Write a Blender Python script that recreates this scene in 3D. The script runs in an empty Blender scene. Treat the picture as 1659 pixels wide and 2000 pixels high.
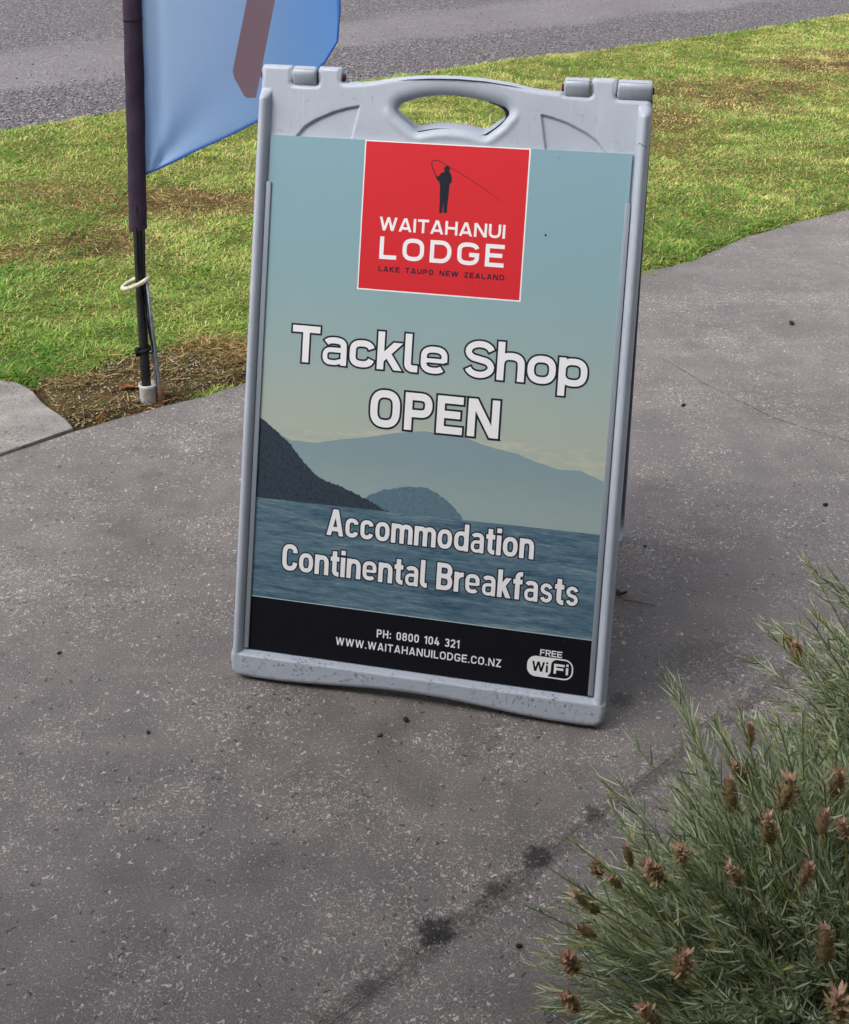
import bpy, bmesh, math, random
import numpy as np
from mathutils import Vector, Matrix

random.seed(7)
RNG = np.random.default_rng(11)
R = math.radians
scene = bpy.context.scene
COL = scene.collection

# ------------------------------------------------------------------ camera
cam_d = bpy.data.cameras.new('camera')
cam = bpy.data.objects.new('camera', cam_d)
COL.objects.link(cam)
scene.camera = cam
F_PX, CX, CY = 2324.9, 831.4, 583.2
cam_d.sensor_fit = 'HORIZONTAL'
cam_d.sensor_width = 36.0
cam_d.lens = F_PX / 1659.0 * 36.0
cam_d.shift_x = (829.5 - CX) / 1659.0
cam_d.shift_y = (CY - 1000.0) / 1659.0
cam_d.clip_start = 0.02
cam_d.clip_end = 3000
PITCH, ROLL = 0.36328, 0.00501
fw = Vector((0, math.cos(PITCH), -math.sin(PITCH)))
rt = Vector((1, 0, 0))
up = rt.cross(fw)
rt2 = math.cos(ROLL) * rt + math.sin(ROLL) * up
up2 = -math.sin(ROLL) * rt + math.cos(ROLL) * up
M = Matrix((rt2, up2, -fw)).transposed().to_4x4()
M.translation = Vector((0, 0, 1.38834))
cam.matrix_world = M

# ------------------------------------------------------------------ sky, sun, exposure
SUN_EL, SUN_AZ = R(48), R(-124)          # azimuth measured from +y towards +x: left of the camera and behind it
world = bpy.data.worlds.new('World')
scene.world = world
world.use_nodes = True
wn, wl = world.node_tree.nodes, world.node_tree.links
wn.clear()
sky = wn.new('ShaderNodeTexSky')
sky.sky_type = 'NISHITA'
sky.sun_disc = False
sky.sun_elevation = SUN_EL
sky.sun_rotation = SUN_AZ
sky.air_density = 1.0
sky.dust_density = 4.0
sky.ozone_density = 1.0
hs = wn.new('ShaderNodeHueSaturation')
hs.inputs['Saturation'].default_value = 0.30
bg = wn.new('ShaderNodeBackground')
bg.inputs['Strength'].default_value = 0.15
wo = wn.new('ShaderNodeOutputWorld')
wl.new(sky.outputs[0], hs.inputs['Color'])
wl.new(hs.outputs[0], bg.inputs['Color'])
wl.new(bg.outputs[0], wo.inputs['Surface'])

sun_d = bpy.data.lights.new('sun', 'SUN')
sun_d.energy = 1.3
sun_d.angle = R(45)
sun_d.color = (1.0, 0.97, 0.93)
sun = bpy.data.objects.new('sun', sun_d)
COL.objects.link(sun)
to_sun = Vector((math.sin(SUN_AZ) * math.cos(SUN_EL), math.cos(SUN_AZ) * math.cos(SUN_EL), math.sin(SUN_EL)))
sun.rotation_euler = to_sun.to_track_quat('Z', 'Y').to_euler()
sun.location = to_sun * 20

vs = scene.view_settings
vs.view_transform = 'Standard'
vs.look = 'None'
vs.gamma = 1.0
vs.use_curve_mapping = False
vs.exposure = 0.80
scene.cycles.max_bounces = 6
scene.cycles.diffuse_bounces = 3
scene.cycles.glossy_bounces = 2
scene.cycles.transmission_bounces = 3
scene.cycles.transparent_max_bounces = 6
scene.cycles.use_adaptive_sampling = True
scene.cycles.adaptive_threshold = 0.02

# ------------------------------------------------------------------ helpers
def lin(r, g, b, k=1.0):
    def f(c):
        c /= 255.0
        return (c / 12.92 if c <= 0.04045 else ((c + 0.055) / 1.055) ** 2.4) * k
    return (f(r), f(g), f(b), 1.0)

class Mat:
    """small wrapper to build node materials"""
    def __init__(self, name, color=(0.5, 0.5, 0.5, 1), rough=0.6, spec=0.5, metal=0.0):
        self.m = bpy.data.materials.new(name)
        self.m.use_nodes = True
        self.n = self.m.node_tree.nodes
        self.l = self.m.node_tree.links
        self.b = self.n['Principled BSDF']
        self.b.inputs['Base Color'].default_value = color
        self.b.inputs['Roughness'].default_value = rough
        self.b.inputs['Specular IOR Level'].default_value = spec
        self.b.inputs['Metallic'].default_value = metal
        self._tc = None
    def coord(self, kind='Object'):
        if self._tc is None:
            self._tc = self.n.new('ShaderNodeTexCoord')
        return self._tc.outputs[kind]
    def put(self, sock, val):
        if isinstance(val, bpy.types.NodeSocket):
            self.l.new(val, sock)
        else:
            sock.default_value = val
    def scaled(self, vec, s):
        n = self.n.new('ShaderNodeMapping')
        self.put(n.inputs['Vector'], vec)
        n.inputs['Scale'].default_value = s
        return n.outputs[0]
    def noise(self, scale, detail=4, rough=0.55, dist=0.0, vec=None, color=False):
        n = self.n.new('ShaderNodeTexNoise')
        self.put(n.inputs['Vector'], vec if vec is not None else self.coord())
        n.inputs['Scale'].default_value = scale
        n.inputs['Detail'].default_value = detail
        n.inputs['Roughness'].default_value = rough
        n.inputs['Distortion'].default_value = dist
        return n.outputs['Color' if color else 'Fac']
    def vor(self, scale, vec=None, feature='F1', out='Distance'):
        n = self.n.new('ShaderNodeTexVoronoi')
        n.feature = feature
        self.put(n.inputs['Vector'], vec if vec is not None else self.coord())
        n.inputs['Scale'].default_value = scale
        return n.outputs[out]
    def ramp(self, fac, stops, interp='LINEAR'):
        n = self.n.new('ShaderNodeValToRGB')
        n.color_ramp.interpolation = interp
        self.put(n.inputs[0], fac)
        e = n.color_ramp.elements
        while len(e) < len(stops):
            e.new(0.5)
        for el, (p, c) in zip(e, stops):
            el.position = p
            el.color = c if not isinstance(c, (int, float)) else (c, c, c, 1)
        return n.outputs[0]
    def math(self, op, a, b=0.0, c=None, clamp=False):
        n = self.n.new('ShaderNodeMath')
        n.operation = op
        n.use_clamp = clamp
        self.put(n.inputs[0], a)
        self.put(n.inputs[1], b)
        if c is not None:
            self.put(n.inputs[2], c)
        return n.outputs[0]
    def vmath(self, op, a, b):
        n = self.n.new('ShaderNodeVectorMath')
        n.operation = op
        self.put(n.inputs[0], a)
        self.put(n.inputs[1], b)
        return n.outputs['Value' if op in ('DOT_PRODUCT', 'LENGTH', 'DISTANCE') else 'Vector']
    def mix(self, fac, a, b, mode='MIX'):
        n = self.n.new('ShaderNodeMix')
        n.data_type = 'RGBA'
        n.blend_type = mode
        self.put(n.inputs[0], fac)
        self.put(n.inputs[6], a)
        self.put(n.inputs[7], b)
        return n.outputs[2]
    def smooth(self, x, lo, hi, a=0.0, b=1.0):
        n = self.n.new('ShaderNodeMapRange')
        n.interpolation_type = 'SMOOTHSTEP'
        self.put(n.inputs[0], x)
        n.inputs[1].default_value = lo
        n.inputs[2].default_value = hi
        n.inputs[3].default_value = a
        n.inputs[4].default_value = b
        return n.outputs[0]
    def xyz(self, vec=None):
        n = self.n.new('ShaderNodeSeparateXYZ')
        self.put(n.inputs[0], vec if vec is not None else self.coord())
        return n.outputs
    def attr(self, name):
        n = self.n.new('ShaderNodeAttribute')
        n.attribute_name = name
        return n.outputs['Color']
    def color(self, c):
        self.put(self.b.inputs['Base Color'], c)
    def rough(self, r):
        self.put(self.b.inputs['Roughness'], r)
    def bump(self, h, strength=0.5, dist=0.002, prev=None):
        n = self.n.new('ShaderNodeBump')
        n.inputs['Strength'].default_value = strength
        n.inputs['Distance'].default_value = dist
        self.put(n.inputs['Height'], h)
        if prev is not None:
            self.put(n.inputs['Normal'], prev)
        self.l.new(n.outputs[0], self.b.inputs['Normal'])
        return n.outputs[0]

def tag(o, label=None, cat=None, group=None, kind=None):
    if label: o['label'] = label
    if cat: o['category'] = cat
    if group: o['group'] = group
    if kind: o['kind'] = kind
    return o

def link(name, me, mat, parent=None):
    o = bpy.data.objects.new(name, me)
    COL.objects.link(o)
    if mat is not None and len(me.materials) == 0:
        me.materials.append(mat)
    if parent is not None:
        o.parent = parent
    return o

def mk(name, verts, faces, mat, parent=None, smooth=False):
    me = bpy.data.meshes.new(name)
    me.from_pydata([tuple(v) for v in verts], [], [tuple(f) for f in faces])
    me.update()
    if smooth:
        me.polygons.foreach_set('use_smooth', [True] * len(me.polygons))
    return link(name, me, mat, parent)

def mknp(name, V, F4=None, F3=None, mat=None, parent=None, smooth=False, colors=None):
    """fast mesh from numpy quads and triangles"""
    me = bpy.data.meshes.new(name)
    V = np.asarray(V, dtype=np.float32)
    parts, tot = [], []
    if F4 is not None and len(F4):
        parts.append(np.asarray(F4, dtype=np.int32).reshape(-1)); tot.append(np.full(len(F4), 4, np.int32))
    if F3 is not None and len(F3):
        parts.append(np.asarray(F3, dtype=np.int32).reshape(-1)); tot.append(np.full(len(F3), 3, np.int32))
    loops = np.concatenate(parts); tot = np.concatenate(tot)
    start = np.concatenate([[0], np.cumsum(tot)[:-1]]).astype(np.int32)
    me.vertices.add(len(V)); me.vertices.foreach_set('co', V.reshape(-1))
    me.loops.add(len(loops)); me.loops.foreach_set('vertex_index', loops)
    me.polygons.add(len(tot)); me.polygons.foreach_set('loop_start', start); me.polygons.foreach_set('loop_total', tot)
    if smooth:
        me.polygons.foreach_set('use_smooth', np.ones(len(tot), dtype=bool))
    me.update(calc_edges=True)
    if colors is not None:
        a = me.color_attributes.new('tint', 'FLOAT_COLOR', 'POINT')
        c = np.ones((len(V), 4), np.float32); c[:, :3] = colors
        a.data.foreach_set('color', c.reshape(-1))
    me.validate()
    return link(name, me, mat, parent)

def empty(name, loc, rz=0.0):
    o = bpy.data.objects.new(name, None)
    COL.objects.link(o)
    o.location = loc
    o.rotation_euler = (0, 0, rz)
    o.empty_display_size = 0.1
    return o

def bm_obj(name, bm, mat, parent=None, smooth=False):
    me = bpy.data.meshes.new(name)
    bm.normal_update()
    bm.to_mesh(me); bm.free()
    if smooth:
        me.polygons.foreach_set('use_smooth', [True] * len(me.polygons))
    return link(name, me, mat, parent)

def rounded_box(name, x0, x1, y0, y1, z0, z1, bev, mat, parent=None, seg=3):
    bm = bmesh.new()
    bmesh.ops.create_cube(bm, size=1)
    for v in bm.verts:
        v.co = ((x0 + x1) / 2 + v.co.x * (x1 - x0), (y0 + y1) / 2 + v.co.y * (y1 - y0), (z0 + z1) / 2 + v.co.z * (z1 - z0))
    if bev > 0:
        bmesh.ops.bevel(bm, geom=bm.edges[:], offset=bev, segments=seg, profile=0.5, affect='EDGES')
    return bm_obj(name, bm, mat, parent, smooth=bev > 0)

def tube(name, pts, rad, mat, parent=None, sides=10, closed=False):
    """tube along a polyline; rad a number or list"""
    pts = [Vector(p) for p in pts]
    n = len(pts)
    rads = [rad] * n if isinstance(rad, (int, float)) else list(rad)
    V, F = [], []
    prev = None
    for i, p in enumerate(pts):
        a = pts[(i - 1) % n] if (closed or i > 0) else p
        b = pts[(i + 1) % n] if (closed or i < n - 1) else p
        t = (b - a).normalized()
        if prev is None:
            prev = t.orthogonal().normalized()
        nx = (prev - t * prev.dot(t)).normalized()
        prev = nx
        ny = t.cross(nx)
        for k in range(sides):
            an = 2 * math.pi * k / sides
            V.append(p + (nx * math.cos(an) + ny * math.sin(an)) * rads[i])
    m = n if closed else n - 1
    for i in range(m):
        j = (i + 1) % n
        for k in range(sides):
            k2 = (k + 1) % sides
            F.append((i * sides + k, i * sides + k2, j * sides + k2, j * sides + k))
    if not closed:
        F.append(tuple(range(sides))[::-1])
        F.append(tuple((n - 1) * sides + k for k in range(sides)))
    return mk(name, V, F, mat, parent, smooth=True)

_tab = RNG.random((256, 256))
def vnoise(x, y, scale, seed=0):
    x = np.asarray(x) * scale + 17.3 * seed; y = np.asarray(y) * scale + 9.1 * seed
    xi = np.floor(x).astype(int); yi = np.floor(y).astype(int)
    fx = x - xi; fy = y - yi
    fx = fx * fx * (3 - 2 * fx); fy = fy * fy * (3 - 2 * fy)
    g = lambda a, b: _tab[a % 256, b % 256]
    return (g(xi, yi) * (1 - fx) + g(xi + 1, yi) * fx) * (1 - fy) + (g(xi, yi + 1) * (1 - fx) + g(xi + 1, yi + 1) * fx) * fy
def fbm(x, y, scale, seed=0, oct=3):
    t = 0; a = 0.5; s = 0
    for i in range(oct):
        t = t + a * vnoise(x, y, scale * 2 ** i, seed + i); s += a; a *= 0.5
    return t / s

def poly_sdf(px, py, poly):
    """signed distance (positive inside) from points to a closed polygon, nearest points too"""
    P = np.asarray(poly, float); Q = np.roll(P, -1, axis=0)
    px = np.asarray(px, float); py = np.asarray(py, float)
    best = np.full(px.shape, 1e9); nx = np.zeros(px.shape); ny = np.zeros(px.shape)
    inside = np.zeros(px.shape, bool)
    for (ax, ay), (bx, by) in zip(P, Q):
        dx, dy = bx - ax, by - ay
        L = dx * dx + dy * dy
        if L < 1e-16: continue
        t = np.clip(((px - ax) * dx + (py - ay) * dy) / L, 0, 1)
        qx, qy = ax + t * dx, ay + t * dy
        d = np.hypot(px - qx, py - qy)
        m = d < best
        best = np.where(m, d, best); nx = np.where(m, qx, nx); ny = np.where(m, qy, ny)
        c = ((ay > py) != (by > py))
        with np.errstate(divide='ignore', invalid='ignore'):
            xin = dx * (py - ay) / (dy if dy != 0 else 1e-12) + ax
        inside ^= c & (px < xin)
    return np.where(inside, best, -best), nx, ny

def round_poly(pts, rads, seg=5):
    """round the corners of a polygon"""
    out = []
    n = len(pts)
    for i in range(n):
        p = Vector(pts[i]).to_2d(); a = Vector(pts[i - 1]).to_2d(); b = Vector(pts[(i + 1) % n]).to_2d()
        r = rads if isinstance(rads, (int, float)) else rads[i]
        if r <= 0:
            out.append(tuple(p)); continue
        va, vb = (a - p), (b - p)
        r = min(r, va.length * 0.49, vb.length * 0.49)
        pa, pb = p + va.normalized() * r, p + vb.normalized() * r
        for k in range(seg + 1):
            t = k / seg
            q = pa * (1 - t) ** 2 + p * 2 * t * (1 - t) + pb * t * t
            out.append(tuple(q))
    return out

def sheet(name, poly, z0, z1, mat, bev=0.0):
    """a slab with the given outline"""
    bm = bmesh.new()
    vs_ = [bm.verts.new((x, y, z1)) for x, y in poly]
    f = bm.faces.new(vs_)
    bm.normal_update()
    if f.normal.z < 0:
        bmesh.ops.reverse_faces(bm, faces=[f])
    r = bmesh.ops.extrude_face_region(bm, geom=[f])
    # the extruded copy becomes the top, the first face stays as the underside
    for v in [e for e in r['geom'] if isinstance(e, bmesh.types.BMVert)]:
        v.co.z = z1
    for v in vs_:
        v.co.z = z0
    if bev > 0:
        top = [e for e in bm.edges if all(abs(v.co.z - z1) < 1e-6 for v in e.verts) and len(e.link_faces) == 2]
        bmesh.ops.bevel(bm, geom=top, offset=bev, segments=2, profile=0.6, affect='EDGES')
    bmesh.ops.recalc_face_normals(bm, faces=bm.faces[:])
    return bm_obj(name, bm, mat)

# ------------------------------------------------------------------ ground materials
def concrete_mat(name, dark, light, fleck, cluster_lo=0.42, cluster_hi=0.68, amount=0.36, brown=0.35, seam=None, bump=0.5, seed=0.0, line=False):
    m = Mat(name, rough=0.62, spec=0.35)
    P = m.vmath('ADD', m.coord(), (seed, seed * 0.7, 0))
    big = m.noise(1.7, 4, 0.6, vec=P)
    mid = m.noise(11, 3, 0.6, 0.3, vec=P)
    fine = m.noise(330, 2, 0.7, vec=P)
    tone = m.math('ADD', m.math('MULTIPLY', big, 0.42), m.math('MULTIPLY', mid, 0.58))
    base = m.ramp(tone, [(0.34, dark), (0.66, light)])
    br = m.smooth(m.noise(2.6, 4, 0.6, vec=m.vmath('ADD', P, (5, 3, 0))), 0.5, 0.72)
    base = m.mix(m.math('MULTIPLY', br, brown), base, lin(112, 102, 98, 0.72))
    streak = m.noise(5.5, 3, 0.6, vec=m.scaled(m.vmath('ADD', P, (1.3, 2.9, 0)), (0.55, 3.4, 1)))
    base = m.mix(m.smooth(streak, 0.38, 0.68, 0.0, 0.35), base, m.mix(1.0, base, (1.28, 1.27, 1.26, 1), 'MULTIPLY'))
    base = m.mix(m.smooth(fine, 0.3, 0.75, 0.0, 0.62), m.mix(1.0, base, (0.55, 0.55, 0.55, 1), 'MULTIPLY'), m.mix(1.0, base, (1.5, 1.5, 1.5, 1), 'MULTIPLY'))
    warp = m.vmath('ADD', P, m.vmath('MULTIPLY', m.vmath('SUBTRACT', m.noise(75, 2, vec=P, color=True), (0.5, 0.5, 0.5)), (0.024, 0.024, 0.0)))
    cl = m.smooth(m.noise(4.2, 4, 0.62, vec=m.vmath('ADD', P, (9, 1, 0))), cluster_lo, cluster_hi)
    if line:
        dl0 = m.math('ABSOLUTE', m.math('SUBTRACT', m.vmath('DOT_PRODUCT', m.coord(), (-0.667, 0.745, 0)), 0.885))
        cl = m.math('ADD', cl, m.smooth(dl0, 0.05, 0.01, 0.0, 0.9), clamp=True)
    # pale aggregate and lichen flecks, coarse and fine
    heights = fine
    for sc, a, base_thr in ((185, amount * 0.85, 0.975), (400, amount * 1.35, 0.90)):
        n = m.n.new('ShaderNodeTexVoronoi')
        m.put(n.inputs['Vector'], warp); n.inputs['Scale'].default_value = sc
        rnd = m.xyz(n.outputs['Color'])[0]
        thr = m.math('SUBTRACT', base_thr, m.math('MULTIPLY', cl, a))
        on = m.math('MULTIPLY', m.math('GREATER_THAN', rnd, thr), m.smooth(n.outputs['Distance'], 0.5, 0.25))
        tint = m.mix(m.xyz(n.outputs['Color'])[1], fleck, m.mix(1.0, fleck, (0.55, 0.52, 0.5, 1), 'MULTIPLY'))
        base = m.mix(m.math('MULTIPLY', on, 0.72), base, tint)
        heights = m.math('ADD', heights, m.math('MULTIPLY', on, 0.8))
    # small dark pits
    n = m.n.new('ShaderNodeTexVoronoi')
    m.put(n.inputs['Vector'], m.vmath('ADD', warp, (3.3, 1.7, 0))); n.inputs['Scale'].default_value = 130
    pit = m.math('MULTIPLY', m.math('GREATER_THAN', m.xyz(n.outputs['Color'])[2], 0.965), m.smooth(n.outputs['Distance'], 0.4, 0.2))
    base = m.mix(m.math('MULTIPLY', pit, 0.7), base, (0.02, 0.018, 0.017, 1))
    heights = m.math('SUBTRACT', heights, pit)
    if line:
        dl = m.math('ABSOLUTE', m.math('SUBTRACT', m.vmath('DOT_PRODUCT', m.coord(), (-0.667, 0.745, 0)), 0.879))
        nz = m.noise(40, 5, 0.75)
        dl = m.math('ADD', dl, m.math('MULTIPLY', m.math('SUBTRACT', nz, 0.5), 0.10))
        base = m.mix(m.smooth(dl, 0.030, 0.0, 0.0, 0.5), base, lin(56, 51, 50, 0.7))
    # stains with a shape of their own
    if seam:
        for (x, y, r, s) in seam:
            d = m.vmath('DISTANCE', m.vmath('MULTIPLY', m.coord(), (1, 1, 0)), (x, y, 0))
            d = m.math('ADD', d, m.math('MULTIPLY', m.math('SUBTRACT', m.noise(75, 5, 0.78), 0.5), r * 2.6))
            base = m.mix(m.smooth(d, r * 0.85, r * 0.45, 0.0, s), base, (0.012, 0.011, 0.010, 1))
    m.color(base)
    m.rough(m.smooth(mid, 0.3, 0.7, 0.42, 0.68))
    m.bump(heights, bump, 0.0022)
    return m

stains = [(0.017, 1.213, 0.036, 0.92), (0.169, 1.345, 0.030, 0.85), (-0.07, 1.13, 0.02, 0.5), (0.10, 1.285, 0.02, 0.5), (0.26, 1.43, 0.022, 0.5), (0.345, 1.686, 0.028, 0.5), (0.52, 1.80, 0.10, 0.35)]
M_conc = concrete_mat('worn_concrete', lin(106, 100, 100, 1.0), lin(134, 127, 125, 1.0), lin(216, 208, 202, 1.0), seam=stains, line=True)
M_conc2 = M_conc
M_conc3 = concrete_mat('smooth_brown_concrete', lin(78, 72, 70, 0.85), lin(103, 95, 92, 0.85), lin(176, 168, 160, 0.7), seed=8.3, amount=0.2, brown=0.6, line=True)
M_slab = concrete_mat('pale_slab_concrete', lin(128, 124, 120, 0.95), lin(176, 170, 165, 0.95), lin(214, 208, 202, 0.85), seed=2.2, amount=0.3, brown=0.15, bump=0.9)

m = Mat('road_chip_seal', rough=0.75, spec=0.3); M_road = m
Pd = m.math('SUBTRACT', m.vmath('DOT_PRODUCT', m.coord(), (-0.619, 0.785, 0)), 6.22)   # metres in from the road edge
warp = m.vmath('ADD', m.coord(), m.vmath('MULTIPLY', m.noise(30, 2, color=True), (0.02, 0.02, 0.02)))
n = m.n.new('ShaderNodeTexVoronoi'); m.put(n.inputs['Vector'], warp); n.inputs['Scale'].default_value = 62
rnd = m.xyz(n.outputs['Color'])[0]
c = m.ramp(rnd, [(0.0, lin(72, 69, 72)), (0.55, lin(108, 103, 106)), (0.9, lin(140, 135, 136)), (1.0, lin(176, 172, 172))])
c = m.mix(m.smooth(n.outputs['Distance'], 0.35, 0.75, 0.0, 0.75), c, lin(46, 44, 47))
wob = m.math('ADD', Pd, m.math('MULTIPLY', m.noise(0.9, 3), 0.9))
track = m.math('MULTIPLY', m.smooth(wob, 1.3, 1.6), m.smooth(wob, 3.0, 2.6))
c = m.mix(m.math('MULTIPLY', track, 0.55), c, lin(122, 117, 120))
c = m.mix(m.smooth(m.noise(1.3, 5, 0.6), 0.35, 0.7, 0.0, 0.4), c, lin(92, 86, 88))
m.color(c)
m.bump(m.math('MULTIPLY', n.outputs['Distance'], m.math('SUBTRACT', 1.0, m.math('MULTIPLY', track, 0.6))), 0.9, -0.012)

m = Mat('soil', rough=0.95, spec=0.1); M_soil = m
t = m.noise(6, 6, 0.65, 0.3)
c = m.ramp(t, [(0.3, lin(62, 48, 36)), (0.5, lin(104, 82, 52)), (0.7, lin(132, 114, 78))])
moss = m.smooth(m.noise(9, 5, 0.65, vec=m.vmath('ADD', m.coord(), (2, 7, 0))), 0.5, 0.66)
c = m.mix(m.math('MULTIPLY', moss, 0.75), c, lin(112, 106, 46))
c = m.mix(m.smooth(m.noise(240, 3, 0.7), 0.35, 0.7, 0.0, 0.6), c, lin(54, 42, 32))
thatch = m.math('MULTIPLY', m.xyz(m.attr('tint'))[0], m.smooth(m.noise(60, 4, 0.7), 0.25, 0.6))
c = m.mix(m.math('MULTIPLY', thatch, 0.85), c, lin(116, 122, 62))
m.color(c)
m.bump(m.math('ADD', m.noise(90, 5, 0.7), m.noise(400, 2)), 0.9, 0.01)

m = Mat('far_ground', rough=0.95, spec=0.1); M_far = m
m.color(m.ramp(m.noise(0.3, 5), [(0.35, lin(92, 104, 52)), (0.65, lin(122, 122, 72))]))

def foliage_mat(name, rough=0.55, trans=0.25, spec=0.3):
    m = Mat(name, rough=rough, spec=spec)
    col = m.attr('tint')
    m.color(col)
    tr = m.n.new('ShaderNodeBsdfTranslucent')
    m.put(tr.inputs['Color'], col)
    mx = m.n.new('ShaderNodeMixShader')
    mx.inputs[0].default_value = trans
    m.l.new(m.b.outputs[0], mx.inputs[1]); m.l.new(tr.outputs[0], mx.inputs[2])
    m.l.new(mx.outputs[0], m.n['Material Output'].inputs['Surface'])
    return m
M_grass = foliage_mat('grass_blades', 0.45, 0.38, 0.4)
M_straw = foliage_mat('dry_straw', 0.8, 0.15, 0.2)
M_stone = Mat('loose_stone', rough=0.8, spec=0.3)
M_stone.color(M_stone.attr('tint'))

# ------------------------------------------------------------------ ground, path, road
def dens(poly, step=0.03, amp=0.004, seed=1):
    """subdivide an outline and roughen it a little"""
    out = []
    for i in range(len(poly)):
        a, b = np.array(poly[i]), np.array(poly[(i + 1) % len(poly)])
        L = np.linalg.norm(b - a)
        k = max(1, min(80, int(L / step)))
        for j in range(k):
            p = a + (b - a) * j / k
            if L < 6:
                p = p + (vnoise(p[0], p[1], 22, seed) - 0.5) * amp * 2 * np.array([-(b - a)[1], (b - a)[0]]) / (L + 1e-9)
            out.append((float(p[0]), float(p[1])))
    return out

BED_EDGE = [(-0.894, 2.690), (-0.784, 2.772), (-0.704, 2.836), (-0.593, 2.900), (-0.496, 2.989)]
LAWN_EDGE_R = [(-0.20, 3.19), (0.15, 3.42), (0.50, 3.66), (0.689, 3.775), (0.768, 3.931), (0.953, 4.044), (1.204, 4.317), (1.457, 4.519), (1.743, 4.716), (2.4, 5.12), (6.0, 7.3)]
JOINT = [(0.30, 3.745), (0.639, 3.267), (0.789, 2.981), (0.908, 2.794), (1.063, 2.661), (2.3, 1.65)]
SEAM = [(-0.9, 0.33), (-0.082, 1.106), (0.017, 1.206), (0.168, 1.338), (0.298, 1.460), (0.495, 1.623), (0.9, 1.93), (1.75, 2.50)]
def shift(pl, d):
    out = []
    for i, p in enumerate(pl):
        a = np.array(pl[max(0, i - 1)]); b = np.array(pl[min(len(pl) - 1, i + 1)])
        t = (b - a) / np.linalg.norm(b - a)
        out.append((p[0] - t[1] * d, p[1] + t[0] * d))
    return out

tag(mk('ground', [(-900, -900, -0.12), (900, -900, -0.12), (900, 900, -0.12), (-900, 900, -0.12)], [(0, 1, 2, 3)], M_far.m), kind='structure')

edge_hidden = [p for p in LAWN_EDGE_R if p[0] < 0.32]
main_path = ([(-3.2, -2.5)] + [(-3.2, 1.0), (-1.62, 2.10), (-1.04, 2.548)] + BED_EDGE + [(-0.20, 3.19), (0.15, 3.42)]
             + [(q[0] - 0.002, q[1] - 0.002) for q in JOINT[1:-1]] + [(1.80, 2.06)]
             + shift(SEAM, 0.0004)[::-1][1:] + [(-2.2, -0.9), (-2.2, -2.5)])
tag(sheet('path', dens(main_path, 0.03, 0.003), -0.09, 0.0, M_conc.m), kind='structure')
far_path = ([(0.17, 3.42)] + [(q[0] + 0.0035, q[1] + 0.0035) for q in JOINT[1:]] + [(6.5, 1.65), (6.5, 7.4)]
            + LAWN_EDGE_R[::-1][:-2])
tag(sheet('path', dens(far_path, 0.03, 0.004, 3), -0.09, -0.002, M_conc2.m), kind='structure')
near_path = shift(SEAM, 0.03) + [(2.31, 1.63), (6.5, 1.63), (6.5, -2.5), (-2.19, -2.5), (-2.19, -0.92)]
tag(sheet('path', dens(near_path, 0.03, 0.003, 5), -0.09, -0.0005, M_conc.m), kind='structure')
slab = [(-1.036, 2.560), (-0.915, 2.676), (-0.892, 2.700), (-0.905, 2.722), (-1.015, 2.853), (-1.075, 2.935), (-1.125, 2.975), (-1.20, 2.99), (-3.2, 3.25), (-3.2, 1.02), (-1.63, 2.113)]
tag(sheet('side_slab', dens(slab, 0.03, 0.003, 7), -0.09, 0.007, M_slab.m, bev=0.006), kind='structure')

ROAD_EDGE = [(-9.0, 1.2), (-4.2, 4.45), (-2.287, 5.995), (-2.0, 6.26), (-1.685, 6.596), (-0.8, 7.22), (0.055, 7.897), (0.595, 8.38), (1.177, 8.73), (1.83, 9.238), (2.559, 9.805), (3.799, 10.92), (12.0, 17.4)]
road_poly = dens(ROAD_EDGE[1:-1], 0.04, 0.03, 9)[:-1]
road_poly = [ROAD_EDGE[0]] + [p for p in road_poly if p[0] <= 3.8 and p[1] < 11.0 and p[1] > 4.4] 
_seen = []
for p in road_poly:
    # keep only the forward run along the edge (the closing side of the outline is dropped)
    if not _seen or p[0] > _seen[-1][0]:
        _seen.append(p)
road_poly = _seen + [ROAD_EDGE[-1], (10.0, 24.0), (-22.0, 11.0)]
tag(sheet('road', road_poly, -0.10, 0.0, M_road.m), kind='structure')

# the lawn's soil: a fine sheet, raised inside the lawn outline, dipping under path and road
LAWN = [(-4.2, 3.3), (-1.20, 2.99), (-1.06, 2.93), (-0.90, 2.70)] + BED_EDGE[1:] + LAWN_EDGE_R[:-1] + [(7.0, 7.9), (12.0, 17.4)] + ROAD_EDGE[1:-1][::-1]
gx = np.arange(-4.4, 5.2, 0.035); gy = np.arange(2.55, 11.2, 0.035)
GX, GY = np.meshgrid(gx, gy)
sd, _, _ = poly_sdf(GX.ravel(), GY.ravel(), LAWN)
zz = -0.02 + 0.024 * np.clip((sd + 0.01) / 0.06, 0, 1) + 0.012 * (fbm(GX.ravel(), GY.ravel(), 7, 3) - 0.5) * np.clip(sd / 0.1, 0, 1) + 0.02 * (fbm(GX.ravel(), GY.ravel(), 1.5, 8) - 0.5) * np.clip(sd / 0.3, 0, 1)
nxg, nyg = len(gx), len(gy)
I = np.arange(nxg * nyg).reshape(nyg, nxg)
F4 = np.stack([I[:-1, :-1], I[:-1, 1:], I[1:, 1:], I[1:, :-1]], -1).reshape(-1, 4)
keep = (sd[F4] > -0.06).any(1)

# bare earth under the joints
tag(mk('joint_soil', [(-3.3, -2.6, -0.022), (6.6, -2.6, -0.022), (6.6, 4.6, -0.022), (-0.1, 3.2, -0.022), (-0.95, 2.6, -0.022), (-3.3, 3.1, -0.022)], [(0, 1, 2, 3, 4, 5)], M_soil.m), kind='structure')

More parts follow.
